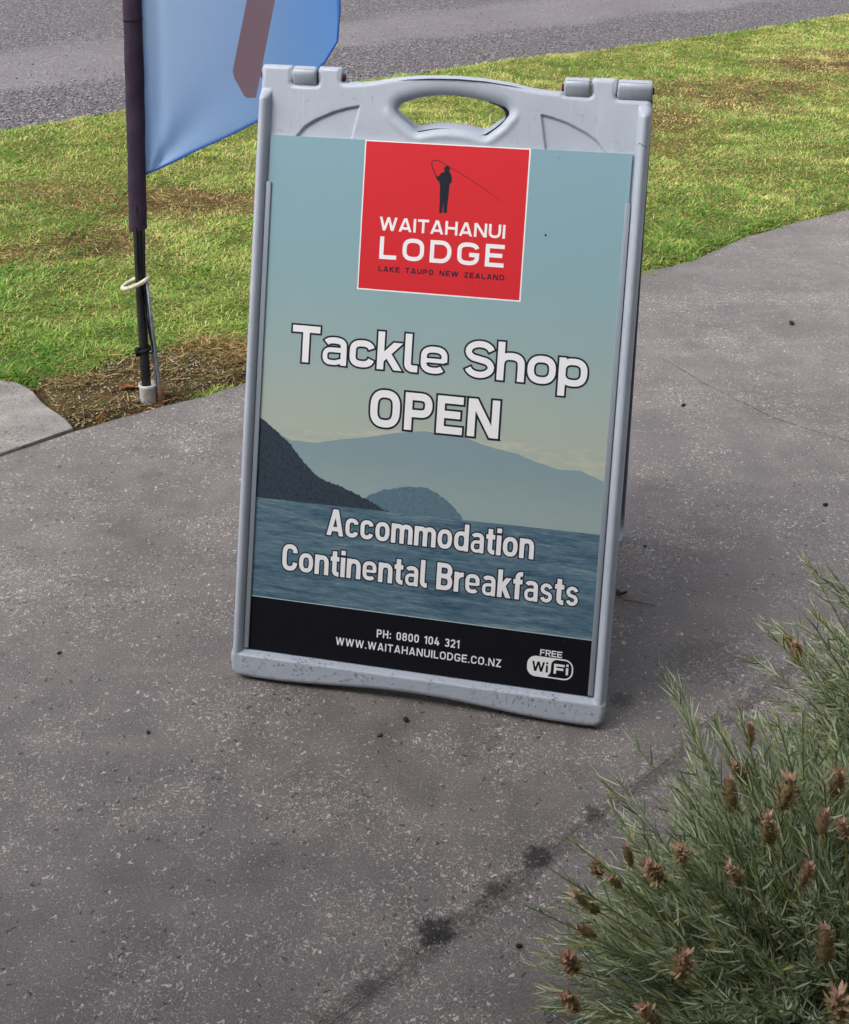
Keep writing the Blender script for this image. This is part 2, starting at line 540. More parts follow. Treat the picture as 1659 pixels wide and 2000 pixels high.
def soil_z(x, y):
    s, _, _ = poly_sdf(x, y, LAWN)
    return -0.02 + 0.024 * np.clip((s + 0.01) / 0.06, 0, 1) + 0.012 * (fbm(x, y, 7, 3) - 0.5) * np.clip(s / 0.1, 0, 1) + 0.02 * (fbm(x, y, 1.5, 8) - 0.5) * np.clip(s / 0.3, 0, 1), s

# ------------------------------------------------------------------ unseen wall and roof, added behind the camera to shade the near path
M_shade_wall = Mat('shade_wall_paint', lin(150, 146, 138), 0.6).m
M_shade_roof = Mat('shade_roof_paint', lin(120, 116, 108), 0.7).m
tag(rounded_box('unseen_shade_wall', -7, 7, -1.45, -1.32, -0.02, 2.65, 0.0, M_shade_wall), kind='structure')
tag(rounded_box('unseen_shade_roof', -7, 7, -1.6, 0.36, 2.60, 2.72, 0.0, M_shade_roof), kind='structure')

# ------------------------------------------------------------------ grass
def strips(base, d, upv, L, W, curl, segs=2, prof=(1.0, 0.8, 0.0)):
    """curved tapering leaf strips: returns verts, quads, tris, rows per leaf"""
    N = len(base)
    side = np.cross(d, upv); side /= (np.linalg.norm(side, axis=1, keepdims=True) + 1e-9)
    rows = []
    for k in range(segs + 1):
        t = k / segs
        c = base + d * (L * t)[:, None] + upv * (curl * L * t * t)[:, None]
        if k < segs:
            w = side * (W * prof[k] * 0.5)[:, None]
            rows += [c - w, c + w]
        else:
            rows.append(c)
    V = np.stack(rows, 1)
    nv = V.shape[1]
    off = (np.arange(N) * nv)[:, None]
    q = np.array([[2 * k, 2 * k + 1, 2 * k + 3, 2 * k + 2] for k in range(segs - 1)]).reshape(-1, 4)
    F4 = (off[:, :, None] + q[None]).reshape(-1, 4) if len(q) else np.zeros((0, 4), int)
    F3 = (off + np.array([[2 * segs - 2, 2 * segs - 1, 2 * segs]])).reshape(-1, 3)
    return V.reshape(-1, 3), F4, F3, nv

BED_TOP = [(-4.2, 3.2), (-1.20, 2.985), (-1.09, 2.965), (-1.03, 3.02), (-0.944, 3.09), (-0.85, 3.17), (-0.72, 3.235), (-0.62, 3.27), (-0.525, 3.225), (-0.42, 3.16), (-0.30, 3.13)]
BED = BED_TOP + [(-0.20, 3.16)] + BED_EDGE[::-1] + [(-1.1, 2.5), (-4.2, 2.5)]
# worn patches: x, y, radius along x, radius along y, strength
PATCH = [(-0.97, 4.75, 0.42, 0.22, 1.0), (-0.55, 4.72, 0.25, 0.15, 0.8), (-1.24, 4.20, 0.22, 0.20, 0.85), (-1.55, 4.05, 0.18, 0.12, 0.5), (-1.32, 4.75, 0.2, 0.2, 0.5),
         (1.72, 7.05, 0.5, 0.45, 0.8), (1.30, 6.40, 0.30, 0.35, 0.75), (2.67, 8.13, 0.45, 0.35, 0.9), (2.2, 7.4, 0.5, 0.25, 0.8), (-0.1, 5.6, 0.3, 0.2, 0.5), (0.9, 6.9, 0.3, 0.3, 0.4), (1.15, 5.75, 0.25, 0.2, 0.35),
         (3.1, 8.6, 0.4, 0.3, 0.6), (-1.7, 4.9, 0.3, 0.2, 0.45)]
def worn(x, y):
    w = np.zeros_like(x)
    wob = (fbm(x, y, 5, 21) - 0.5) * 1.3
    for px, py, rx, ry, s in PATCH:
        d = np.sqrt(((x - px) / rx) ** 2 + ((y - py) / ry) ** 2) + wob
        w = np.maximum(w, s * np.clip(1.35 - d, 0, 1))
    return w

bedd, _, _ = poly_sdf(GX.ravel(), GY.ravel(), BED)
turf = np.clip(-bedd / 0.05, 0, 1) * np.clip(1 - worn(GX.ravel(), GY.ravel()) * 1.1, 0, 1)
tag(mknp('lawn_soil', np.stack([GX.ravel(), GY.ravel(), zz], 1), F4[keep], None, M_soil.m, smooth=True, colors=np.repeat(turf[:, None], 3, axis=1)), kind='structure')

def make_grass(N, seed):
    g = np.random.default_rng(seed)
    y = 2.9 + (11.1 - 2.9) * g.random(N * 3) ** 1.35
    core = 0.40 + 0.385 * y
    half = core + 0.8
    x = (g.random(N * 3) * 2 - 1) * half
    keep = g.random(N * 3) < half / half.max() * (0.35 + 0.65 * (3.2 / y) ** 0.6) * 1.3 * np.where(np.abs(x) < core, 1.0, 0.55)
    x, y = x[keep], y[keep]
    jit = (fbm(x, y, 13, 31) - 0.5) * 0.07
    s, _, _ = poly_sdf(x, y, LAWN)
    b, _, _ = poly_sdf(x, y, BED)
    ok = (s + jit > -0.012) & (b < 0.02 + jit * 1.2)
    x, y, s = x[ok], y[ok], s[ok]
    w = worn(x, y)
    clump = fbm(x, y, 26, 5, 2)
    ok = g.random(len(x)) > w * 0.72 * (1.15 - clump)
    x, y, s, w, clump = x[ok][:N], y[ok][:N], s[ok][:N], w[ok][:N], clump[ok][:N]
    n = len(x)
    z, _ = soil_z(x, y)
    base = np.stack([x, y, z - 0.003], 1)
    az = g.random(n) * 2 * np.pi
    flow = fbm(x, y, 3, 40) * 12
    az = np.where(g.random(n) < 0.45, flow + g.normal(0, 0.7, n), az)
    tilt = np.clip(g.normal(0.98, 0.30, n), 0.05, 1.5)
    d = np.stack([np.sin(tilt) * np.cos(az), np.sin(tilt) * np.sin(az), np.cos(tilt)], 1)
    upv = np.stack([np.cos(az) * 0.4, np.sin(az) * 0.4, -np.ones(n)], 1)
    L = (0.015 + 0.020 * g.random(n) + 0.045 * np.clip(fbm(x, y, 15, 61, 2) - 0.5, 0, 1) + 0.014 * np.clip(1 - s / 0.09, 0, 1)) * np.clip(1 - 0.45 * w, 0.5, 1) * (1 + 0.03 * (y - 3))
    W = (0.0026 + 0.0020 * g.random(n)) * (y / 3.2) ** 0.45
    V, F4, F3, nv = strips(base, d, upv, L, W, 0.25 + 0.35 * g.random(n), 2, (1.0, 0.85))
    # natural colour: fresh green, yellow green, straw
    gr = np.array(lin(122, 156, 58)[:3]); dk = np.array(lin(82, 124, 42)[:3]); ye = np.array(lin(174, 178, 102)[:3]); st = np.array(lin(198, 178, 122)[:3]); rb = np.array(lin(150, 112, 72)[:3])
    far = np.clip((y - 3.6) / 1.6, 0, 1)
    t = fbm(x, y, 2.1, 50) * 0.55 + fbm(x, y, 8, 51) * 0.45 + (g.random(n) - 0.5) * 0.38 + far * 0.10 - 0.10 * np.clip(1 - s / 0.5, 0, 1)
    c = dk + (gr - dk) * np.clip((t - 0.25) / 0.25, 0, 1)[:, None]
    c = c + (ye - c) * np.clip((t - 0.48) / 0.28, 0, 1)[:, None]
    dry = g.random(n) < (0.06 + 0.15 * far + 0.68 * w)
    mixr = g.random(n)[:, None]
    mixr = 0.35 + 0.65 * mixr
    c = np.where(dry[:, None], st * mixr + rb * (1 - mixr), c)
    c = c * ((0.84 + 0.40 * g.random(n)) * (0.90 + 0.52 * fbm(x, y, 15, 61, 2)))[:, None]
    C = np.repeat(c, nv, axis=0)
    return V, F4, F3, C
V, F4, F3, C = make_grass(560000, 101)
tag(mknp('lawn_grass', V, F4, F3, M_grass.m, colors=C), 'mown yellow-green lawn grass between the concrete path and the road', 'grass', kind='stuff')

# flat weeds and clover leaves dotted through the lawn
def make_weeds(n_ros, seed):
    g = np.random.default_rng(seed)
    y = 3.1 + 6.5 * g.random(n_ros * 4) ** 1.3; x = (g.random(n_ros * 4) * 2 - 1) * (0.5 + 0.4 * y)
    s, _, _ = poly_sdf(x, y, LAWN); b, _, _ = poly_sdf(x, y, BED)
    ok = (s > 0.0) & (b < -0.03) & ((fbm(x, y, 2.4, 70) > 0.50) | ((s < 0.12) & (y < 6)))
    x, y = x[ok][:n_ros], y[ok][:n_ros]
    k = 9
    n = len(x) * k
    X = np.repeat(x, k) + g.normal(0, 0.03, n); Y = np.repeat(y, k) + g.normal(0, 0.03, n)
    z, _ = soil_z(X, Y)
    az = g.random(n) * 2 * np.pi; tilt = np.clip(g.normal(1.05, 0.2, n), 0.4, 1.45)
    d = np.stack([np.sin(tilt) * np.cos(az), np.sin(tilt) * np.sin(az), np.cos(tilt)], 1)
    upv = np.stack([np.cos(az) * 0.3, np.sin(az) * 0.3, -np.ones(n)], 1)
    V, F4, F3, nv = strips(np.stack([X, Y, z + 0.008 * g.random(n) + 0.006], 1), d, upv, 0.010 + 0.014 * g.random(n), 0.005 + 0.004 * g.random(n), 0.3 * g.random(n), 3, (0.5, 1.0, 0.75))
    c = np.array(lin(96, 134, 44)[:3]) * (0.7 + 0.7 * g.random(n))[:, None]
    return V, F4, F3, np.repeat(c, nv, axis=0)
V, F4, F3, C = make_weeds(1500, 7)
tag(mknp('lawn_weeds', V, F4, F3, M_grass.m, colors=C), 'small broad leaved weeds and clover scattered through the lawn', 'weeds', kind='stuff')

# dry straw and moss in the earth bed by the flag pole and in the worn patches
def make_straw(n, seed):
    g = np.random.default_rng(seed)
    X, Y = [], []
    bx = g.uniform(-1.25, -0.2, n * 6); by = g.uniform(2.65, 3.35, n * 6)
    b, _, _ = poly_sdf(bx, by, BED); s, _, _ = poly_sdf(bx, by, LAWN)
    ok = (b > -0.06) & (s > 0.012) & (g.random(n * 6) < 0.25 + 0.75 * np.clip((fbm(bx, by, 9, 77) - 0.4) * 4, 0, 1))
    bx, by = bx[ok][:n], by[ok][:n]
    tx = np.concatenate([g.normal(-0.58, 0.07, 800), g.normal(-0.49, 0.05, 800), g.normal(-0.97, 0.04, 200)]); ty = np.concatenate([g.normal(3.21, 0.03, 800), g.normal(3.14, 0.03, 800), g.normal(2.97, 0.02, 200)])
    px = np.concatenate([g.normal(p[0], p[2] * 0.6, 500) for p in PATCH]); py = np.concatenate([g.normal(p[1], p[3] * 0.6, 500) for p in PATCH])
    X = np.concatenate([bx, tx, px]); Y = np.concatenate([by, ty, py])
    s, _, _ = poly_sdf(X, Y, LAWN); X, Y = X[s > 0.012], Y[s > 0.012]
    m = len(X)
    z, _ = soil_z(X, Y)
    az = g.random(m) * 2 * np.pi; tilt = np.clip(g.normal(1.35, 0.18, m), 0.5, 1.56)
    d = np.stack([np.sin(tilt) * np.cos(az), np.sin(tilt) * np.sin(az), np.cos(tilt)], 1)
    upv = np.stack([np.cos(az) * 0.5 + g.normal(0, .5, m), np.sin(az) * 0.5 + g.normal(0, .5, m), -0.5 * np.ones(m)], 1)
    V, F4, F3, nv = strips(np.stack([X, Y, z + 0.002 + 0.007 * g.random(m)], 1), d, upv, 0.015 + 0.035 * g.random(m), 0.0014 + 0.0014 * g.random(m), 0.25 * g.random(m), 3, (0.8, 1.0, 0.7))
    a, b_, c_ = np.array(lin(196, 168, 120)[:3]), np.array(lin(128, 96, 58)[:3]), np.array(lin(104, 104, 48)[:3])
    t = g.random(m)[:, None]
    c = a * t + b_ * (1 - t)
    c = np.where((g.random(m) < 0.3)[:, None], c_, c) * (0.6 + 0.6 * g.random(m))[:, None]
    return V, F4, F3, np.repeat(c, nv, axis=0)
V, F4, F3, C = make_straw(800, 5)
tag(mknp('dry_straw', V, F4, F3, M_straw.m, colors=C), 'dry straw and dead grass littering the bare earth round the flag pole', 'straw', kind='stuff')

# loose stones: on the road edge, in the earth bed and in the seam of the path
def stones(name, X, Y, Z, S, cols, mat, seed, flat=0.7):
    g = np.random.default_rng(seed)
    n = len(X)
    u = np.array([[1, 0, 0], [-1, 0, 0], [0, 1, 0], [0, -1, 0], [0, 0, 1], [0, 0, -1], [.6, .6, .55], [-.6, .6, .5], [-.6, -.6, .55], [.6, -.6, .5]], float)
    f = np.array([[0, 6, 4], [6, 2, 4], [2, 7, 4], [7, 1, 4], [1, 8, 4], [8, 3, 4], [3, 9, 4], [9, 0, 4], [0, 5, 6], [6, 5, 2], [2, 5, 7], [7, 5, 1], [1, 5, 8], [8, 5, 3], [3, 5, 9], [9, 5, 0]])
    V = u[None] * g.uniform(0.65, 1.25, (n, 10, 1)) * S[:, None, None] * np.stack([np.ones(n), g.uniform(0.6, 1, n), np.full(n, flat) * g.uniform(0.6, 1.1, n)], 1)[:, None, :]
    a = g.random(n) * 6.28; ca, sa = np.cos(a)[:, None], np.sin(a)[:, None]
    V = np.stack([V[..., 0] * ca - V[..., 1] * sa, V[..., 0] * sa + V[..., 1] * ca, V[..., 2]], -1)
    V += np.stack([X, Y, Z], 1)[:, None, :]
    F = (f[None] + (np.arange(n) * 10)[:, None, None]).reshape(-1, 3)
    return mknp(name, V.reshape(-1, 3), None, F, mat, colors=np.repeat(cols, 10, axis=0))
g = np.random.default_rng(3)
n = 9000
seg = np.array(ROAD_EDGE[1:-1]); ln = np.linalg.norm(np.diff(seg, axis=0), axis=1); cum = np.concatenate([[0], np.cumsum(ln)])
tt = g.random(n) * cum[-1]
ex = np.interp(tt, cum, seg[:, 0]); ey = np.interp(tt, cum, seg[:, 1])
off = np.abs(g.normal(0, 0.55, n)) + 0.0
off = np.where(g.random(n) < 0.10, g.random(n) * 4.5, off)
X = ex - 0.619 * off; Y = ey + 0.785 * off
gs = 0.004 + 0.007 * g.random(n) ** 2
gc = np.array(lin(122, 117, 120)[:3]) * (0.6 + 0.8 * g.random(n))[:, None]
tag(stones('loose_gravel', X, Y, gs * 0.25, gs, gc, M_stone.m, 4), 'loose grey stone chips scattered along the edge of the road', 'gravel', kind='stuff')

n = 3600
X = g.uniform(-1.1, -0.3, n * 3); Y = g.uniform(2.68, 3.2, n * 3)
b, _, _ = poly_sdf(X, Y, BED); s, _, _ = poly_sdf(X, Y, LAWN)
X, Y = X[(b > 0) & (s > 0.015)][:n], Y[(b > 0) & (s > 0.015)][:n]
n = len(X); z, _ = soil_z(X, Y); S = 0.0018 + 0.004 * g.random(n) ** 2
tag(stones('earth_crumbs', X, Y, z + S * 0.2, S, np.where((g.random(n) < 0.5)[:, None], np.array(lin(146, 146, 120)[:3]), np.array(lin(92, 72, 52)[:3])) * (0.6 + 0.6 * g.random(n))[:, None], M_stone.m, 6), 'small crumbs of earth and grit on the bare bed by the flag pole', 'grit', kind='stuff')

n = 4200
sg = np.array(SEAM); ln = np.linalg.norm(np.diff(sg, axis=0), axis=1); cum = np.concatenate([[0], np.cumsum(ln)])
tt = g.random(n) * cum[-1]; ex = np.interp(tt, cum, sg[:, 0]); ey = np.interp(tt, cum, sg[:, 1])
o = g.normal(0.004, 0.013, n)
X = ex - 0.66 * o; Y = ey + 0.75 * o
kp = fbm(X, Y, 9, 88) > 0.43
X, Y, o = X[kp], Y[kp], o[kp]; n = len(X); S = 0.0008 + 0.0018 * g.random(n) ** 2
cc = np.where((g.random(n) < 0.55)[:, None], np.array(lin(150, 143, 136)[:3]), np.array(lin(58, 52, 48)[:3])) * (0.6 + 0.5 * g.random(n))[:, None]
tag(stones('seam_chips', X, Y, -0.001 + S * 0.15, S, cc, M_stone.m, 8, 0.45), 'pale aggregate chips and grit crumbling along the worn seam across the path', 'grit', kind='stuff')

# ------------------------------------------------------------------ sign materials
K = 1.05   # print colours: reflectance from the tone each ink shows next to the white ink
def plain(name, c, rough=0.5, spec=0.4, metal=0.0):
    return Mat(name, c, rough, spec, metal).m

m = Mat('grey_moulded_plastic', rough=0.42, spec=0.4); M_plastic = m
base = m.ramp(m.noise(5, 5, 0.6), [(0.3, lin(156, 164, 177, 1.0)), (0.7, lin(170, 177, 190, 1.0))])
scuff = m.smooth(m.noise(70, 6, 0.75, 0.5), 0.57, 0.74, 0.0, 0.5)
base = m.mix(scuff, base, lin(136, 144, 160))
streak = m.smooth(m.noise(26, 5, 0.65, vec=m.scaled(m.coord(), (6, 6, 0.25))), 0.56, 0.74, 0.0, 0.35)
base = m.mix(streak, base, lin(188, 195, 207))
vv_ = m.xyz()[2]
dirt = m.math('MULTIPLY', m.math('MULTIPLY', m.smooth(m.noise(150, 4, 0.8, 0.6), 0.52, 0.66), m.smooth(m.noise(14, 3), 0.42, 0.6)), m.smooth(m.math('ABSOLUTE', m.math('SUBTRACT', vv_, 0.050)), 0.012, 0.002))
base = m.mix(m.math('MULTIPLY', dirt, 0.8), base, lin(56, 54, 58))
foot = m.math('MULTIPLY', m.smooth(m.noise(60, 4, 0.7), 0.48, 0.70), m.smooth(vv_, 0.030, 0.008))
base = m.mix(m.math('MULTIPLY', foot, 0.6), base, lin(86, 86, 98))
m.color(base)
m.rough(m.smooth(m.noise(30, 4), 0.3, 0.7, 0.34, 0.55))
m.bump(m.noise(420, 3, 0.6), 0.12, 0.0012)

m = Mat('printed_sky', rough=0.38, spec=0.35); M_sky = m
v = m.xyz()[2]
wv = m.math('ADD', v, m.math('MULTIPLY', m.math('SUBTRACT', m.noise(3.5, 3, vec=m.scaled(m.coord(), (1, 1, 3))), 0.5), 0.03))
c = m.ramp(m.smooth(wv, 0.33, 0.97), [(0.0, lin(148, 164, 164, K)), (0.10, lin(166, 174, 163, K)), (0.24, lin(156, 171, 166, K)), (0.42, lin(144, 166, 168, K)), (0.70, lin(131, 161, 169, K)), (1.0, lin(124, 157, 170, K))])
m.color(c)
m = Mat('printed_cloud', rough=0.38, spec=0.35); M_cloud = m
m.color(m.mix(m.smooth(m.noise(24, 4, 0.6, 0.3, vec=m.scaled(m.coord(), (1, 1, 3))), 0.4, 0.62, 0.0, 0.85), lin(162, 172, 163, K), lin(180, 183, 169, K)))
m = Mat('printed_mountain', rough=0.38, spec=0.35); M_mtn = m
zz0 = m.math('ADD', m.xyz()[2], m.math('MULTIPLY', m.math('SUBTRACT', m.noise(22, 5, 0.65, 0.4, vec=m.scaled(m.coord(), (1, 1, 2.2))), 0.5), 0.05))
m.color(m.ramp(m.smooth(zz0, 0.33, 0.48), [(0.0, lin(144, 161, 162, K)), (0.6, lin(130, 151, 157, K)), (1.0, lin(124, 147, 156, K))]))
m = Mat('printed_island', rough=0.38, spec=0.35); M_isl = m
m.color(m.ramp(m.noise(130, 4, 0.7), [(0.35, lin(78, 104, 120, K)), (0.65, lin(96, 122, 135, K))]))
m = Mat('printed_dark_hill', rough=0.38, spec=0.35); M_hill = m
m.color(m.ramp(m.noise(170, 4, 0.75), [(0.35, lin(36, 45, 58, K)), (0.65, lin(60, 72, 84, K))]))
m = Mat('printed_lake', rough=0.38, spec=0.35); M_lake = m
st = m.noise(9, 6, 0.68, 0.6, vec=m.scaled(m.coord(), (1.0, 1, 9)))
st2 = m.noise(40, 5, 0.7, 0.4, vec=m.scaled(m.coord(), (1.0, 1, 7)))
q = m.math('ADD', m.math('MULTIPLY', st, 0.55), m.math('MULTIPLY', st2, 0.45))
c = m.ramp(q, [(0.36, lin(44, 68, 90, K)), (0.46, lin(70, 98, 118, K)), (0.55, lin(94, 119, 132, K)), (0.66, lin(134, 152, 158, K))])
m.color(c)
M_black = plain('printed_black', (0.0065, 0.007, 0.011, 1), 0.5, 0.14)
M_red = plain('printed_red', lin(204, 46, 54, 0.98), 0.45, 0.2)
M_white = plain('printed_white', (0.80, 0.80, 0.83, 1), 0.4, 0.3)
M_ink = plain('printed_dark_ink', (0.012, 0.016, 0.028, 1), 0.42, 0.3)
M_maroon = plain('printed_dark_text', lin(54, 22, 32), 0.42, 0.3)
M_edge = plain('corrugated_sheet', (0.62, 0.64, 0.66, 1), 0.5)
M_rail = plain('grey_slide_rail', lin(134, 143, 154), 0.35, 0.5)
M_pin = plain('rusty_pin', lin(74, 44, 38), 0.8, 0.2)
M_crack = plain('crack_shadow', lin(34, 36, 46), 0.9, 0.1)
m = Mat('water_drop', (1, 1, 1, 1), 0.02, 0.5); M_drop = m      # clear water: see-through with a sharp shine
tb = m.n.new('ShaderNodeBsdfTransparent'); gb = m.n.new('ShaderNodeBsdfGlossy'); gb.inputs['Roughness'].default_value = 0.03
fr_ = m.n.new('ShaderNodeFresnel'); fr_.inputs['IOR'].default_value = 1.33
mx = m.n.new('ShaderNodeMixShader')
tb.inputs['Color'].default_value = (0.99, 0.99, 0.99, 1)
m.l.new(m.math('MULTIPLY', fr_.outputs[0], 0.9, clamp=True), mx.inputs[0]); m.l.new(tb.outputs[0], mx.inputs[1]); m.l.new(gb.outputs[0], mx.inputs[2])
m.l.new(mx.outputs[0], m.n['Material Output'].inputs['Surface'])

# ------------------------------------------------------------------ A-frame sign
TH = 0.27651
sign = empty('sandwich_board', (-0.02048, 1.68021, 0.0), -0.20631)
tag(sign, 'grey plastic A-frame sandwich board advertising a tackle shop and lodge on the path', 'sandwich board')

AX_V, AX_W = 1.0675, -0.0145          # hinge axis in the front face's own coordinates (up the face, out of the face)
T1, T2, T3, T4 = 0.3285, 0.2735, 0.2305, 0.187
gp = 0.0009
top_curve = [(-0.168, 1.0575), (-0.137, 1.0612), (-0.100, 1.0695), (-0.056, 1.0752), (-0.0115, 1.0772), (0.033, 1.0760), (0.0726, 1.0722), (0.112, 1.0645), (0.15, 1.0595), (T4 - 0.004, 1.0575)]
outline = [(-0.331, 0.035), (-0.331, 1.045), (-T1, 1.0835), (-T2 - gp, 1.0835), (-T2 - gp, 1.0515), (-T3 + gp, 1.0515), (-T3 + gp, 1.0835), (-T4 - gp, 1.0835), (-T4 - gp, 1.0575)] + top_curve + \
          [(T4, 1.0545), (T3 + gp, 1.0530), (T3 + gp, 1.0835), (T2 - gp, 1.0835), (T2 - gp, 1.0515), (T1, 1.0515), (0.331, 1.035), (0.331, 0.035)]
rads = [0.0, 0.02, 0.006, 0.004, 0.004, 0.004, 0.004, 0.006, 0.006] + [0.0] * len(top_curve) + [0.0, 0.005, 0.006, 0.004, 0.004, 0.008, 0.0, 0.0]
bottom = [(0.3275, 0.016), (0.317, 0.0075), (0.29, 0.0062), (0.24, 0.0064), (0.19, 0.0085), (0.13, 0.013), (0.06, 0.0178), (0.0, 0.019), (-0.06, 0.0178), (-0.13, 0.013), (-0.19, 0.0085), (-0.24, 0.0064), (-0.29, 0.0062), (-0.317, 0.0075), (-0.3275, 0.016)]
OUT = round_poly(outline, rads) + bottom
HOLE = [(-0.0927, 1.0177), (-0.0844, 1.0285), (-0.0599, 1.0374), (-0.0354, 1.0424), (-0.0108, 1.0450), (0.0155, 1.0450), (0.0419, 1.0419), (0.0684, 1.0368), (0.0931, 1.0298), (0.1010, 1.0190), (0.0881, 1.0007), (0.0635, 0.9800), (0.0493, 0.9838), (0.0279, 0.9885), (0.0015, 0.9898), (-0.0248, 0.9870), (-0.0546, 0.9802), (-0.0753, 0.9961), (-0.0904, 1.0092)]
HOLE = round_poly(HOLE, 0.006, 3)
SEC_L = [(-0.2655, 0.9600), (-0.2480, 0.9815), (-0.2290, 0.9940), (-0.1970, 1.0089), (-0.1730, 1.0162), (-0.1524, 1.0205), (-0.1640, 0.9600)]
SEC_R = [(-x, y) for x, y in SEC_L]

def frame_mesh():
    us = np.arange(-0.3335, 0.3336, 0.0018)
    vsx = np.concatenate([np.arange(0.004, 0.075, 0.0018), np.arange(0.075, 0.93, 0.009), np.arange(0.93, 1.0870, 0.0017)])
    U, Vv = np.meshgrid(us, vsx)
    u, v = U.ravel(), Vv.ravel()
    d1, x1, y1 = poly_sdf(u, v, OUT)
    d2, x2, y2 = poly_sdf(u, v, HOLE)
    d2 = -d2
    d = np.minimum(d1, d2)
    I = np.arange(len(u)).reshape(U.shape)
    F = np.stack([I[:-1, :-1], I[:-1, 1:], I[1:, 1:], I[1:, :-1]], -1).reshape(-1, 4)
    F = F[(d[F] > 0).any(1)]
    outside = d <= 0
    nearh = d2 < d1
    u = np.where(outside, np.where(nearh, x2, x1), u); v = np.where(outside, np.where(nearh, y2, y1), v)
    dd1 = np.where(outside & ~nearh, 0, np.maximum(d1, 0)); dd2 = np.where(outside & nearh, 0, np.maximum(d2, 0))
    def rnd(dist, r):
        t = np.clip(dist / r, 0, 1)
        return r * (1 - np.sqrt(np.clip(1 - (1 - t) ** 2, 0, 1)))
    ss = lambda x, a, b: (lambda t: t * t * (3 - 2 * t))(np.clip((x - a) / (b - a), 0, 1))
    w = np.full(len(u), -0.0055)
    au = np.abs(u)
    rim = 0.0175 * np.sqrt(np.clip(1 - ((au - 0.3203) / 0.0111) ** 2, 0, 1)) * ss(v, 1.043, 1.022)
    lip = 0.0175 * ss(v, 0.0575, 0.046)
    w = w + np.maximum(rim, lip)
    for S in (SEC_L, SEC_R):
        ds, _, _ = poly_sdf(u, v, S)
        w -= 0.0050 * ss(ds, -0.0004, 0.0028) * (v < 1.03)
    # the grip's inner edge is funnelled, wider on its upper side
    w -= rnd(dd1, 0.0095)
    upper = ss(v, 1.005, 1.03)
    w -= rnd(dd2, 0.009) * (1 - upper) + rnd(dd2, 0.021) * upper * 0.75
    w += 0.0022 * np.exp(-((dd2 - 0.013) / 0.006) ** 2) * (1 - upper) * (dd2 < 0.04)
    V = np.stack([u, -w, v], 1)
    # skirt
    e = np.concatenate([F[:, [0, 1]], F[:, [1, 2]], F[:, [2, 3]], F[:, [3, 0]]])
    key = np.sort(e, 1); code = key[:, 0].astype(np.int64) * len(u) + key[:, 1]
    _, inv, cnt = np.unique(code, return_inverse=True, return_counts=True)
    be = e[cnt[inv] == 1]
    used = np.unique(be); mp = {int(a): len(V) + i for i, a in enumerate(used)}
    used2 = V[used].copy(); used2[:, 1] = np.where(d2[used] < d1[used], np.clip((1.0675 - used2[:, 2]) * 0.273 + 0.0135, 0.018, 0.034), 0.0240)
    V = np.concatenate([V, used2])
    SK = np.array([[b, a, mp[int(a)], mp[int(b)]] for a, b in be])
    V0 = V
    allF = np.concatenate([F, SK])
    uq, inv2 = np.unique(allF, return_inverse=True)
    me_o = mknp('front_frame', V0[uq], inv2.reshape(-1, 4), None, M_plastic.m, smooth=True)
    return me_o
front = frame_mesh()
front.parent = sign
front.rotation_euler = (-TH, 0, 0)
try:
    front.data.set_sharp_from_angle(angle=R(50))
except Exception:
    pass
# the rear leaf is the same moulding turned round the hinge line
y_ax = AX_V * math.sin(TH) - AX_W * math.cos(TH)
back = bpy.data.objects.new('rear_frame', front.data)
COL.objects.link(back)
back.parent = sign
back.location = (0, 2 * y_ax, 0)
back.rotation_euler = (-TH, 0, math.pi)

def knuckle(parent, x0, x1):
    """hinge barrel: superellipse section round the hinge line with rounded ends"""
    n, V, F = 28, [], []
    rings = [(x0, 0.80), (x0 + 0.0012, 0.92), (x0 + 0.0035, 1.0), (x1 - 0.0035, 1.0), (x1 - 0.0012, 0.92), (x1, 0.80)]
    for x, s in rings:
        for k in range(n):
            a = 2 * math.pi * k / n
            c, t = math.cos(a), math.sin(a)
            e = 0.66
            V.append((x, 0.01845 + 0.0117 * s * math.copysign(abs(c) ** e, c), AX_V + 0.0160 * s * math.copysign(abs(t) ** e, t)))
    for i in range(len(rings) - 1):
        for k in range(n):
            k2 = (k + 1) % n
            F.append((i * n + k, (i + 1) * n + k, (i + 1) * n + k2, i * n + k2))
    F.append(tuple(range(n))); F.append(tuple((len(rings) - 1) * n + k for k in range(n))[::-1])
    return mk('hinge_knuckle', V, F, M_plastic.m, parent, smooth=True)
for fr in (front, back):
    knuckle(fr, -T1 - 0.001, -T2 - gp)
    knuckle(fr, -T3 + gp, -T4 - gp)
    knuckle(fr, T3 + gp, T2 - gp)
def pin(x0, x1):
    tube('hinge_pin', [(x0, -AX_W, AX_V - 0.002), (x1, -AX_W, AX_V - 0.002)], 0.0062, M_pin, front, 10)
pin(T4 - 0.004, T4 + 0.004); pin(T1 - 0.004, T1 + 0.0035); pin(-T4 - 0.004, -T4 + 0.0035); pin(-T1 - 0.0035, -T1 + 0.004)

# crack across the right-hand rim, laid on the rim's surface
def rim_w(u):
    return -0.0055 + 0.0175 * math.sqrt(max(0, 1 - ((abs(u) - 0.3203) / 0.0111) ** 2))
cp = [(0.3105, 0.9759), (0.3130, 0.9785), (0.3152, 0.9808), (0.3172, 0.9795), (0.3200, 0.9778), (0.3229, 0.9768), (0.3260, 0.9752), (0.3290, 0.9750)]
V, F = [], []
for i, (a, b) in enumerate(cp):
    hw = 0.0005 if 0 < i < len(cp) - 1 else 0.0001
    w_ = rim_w(a) + 0.0003 - (0.0095 * (1 - math.sqrt(max(0, 1 - (1 - min(1, (0.331 - a) / 0.0095)) ** 2))))
    V += [(a, -w_, b - hw), (a, -w_, b + hw)]
for i in range(len(cp) - 1):
    F.append((2 * i, 2 * i + 2, 2 * i + 3, 2 * i + 1))
mk('crack', V, F, M_crack, front)

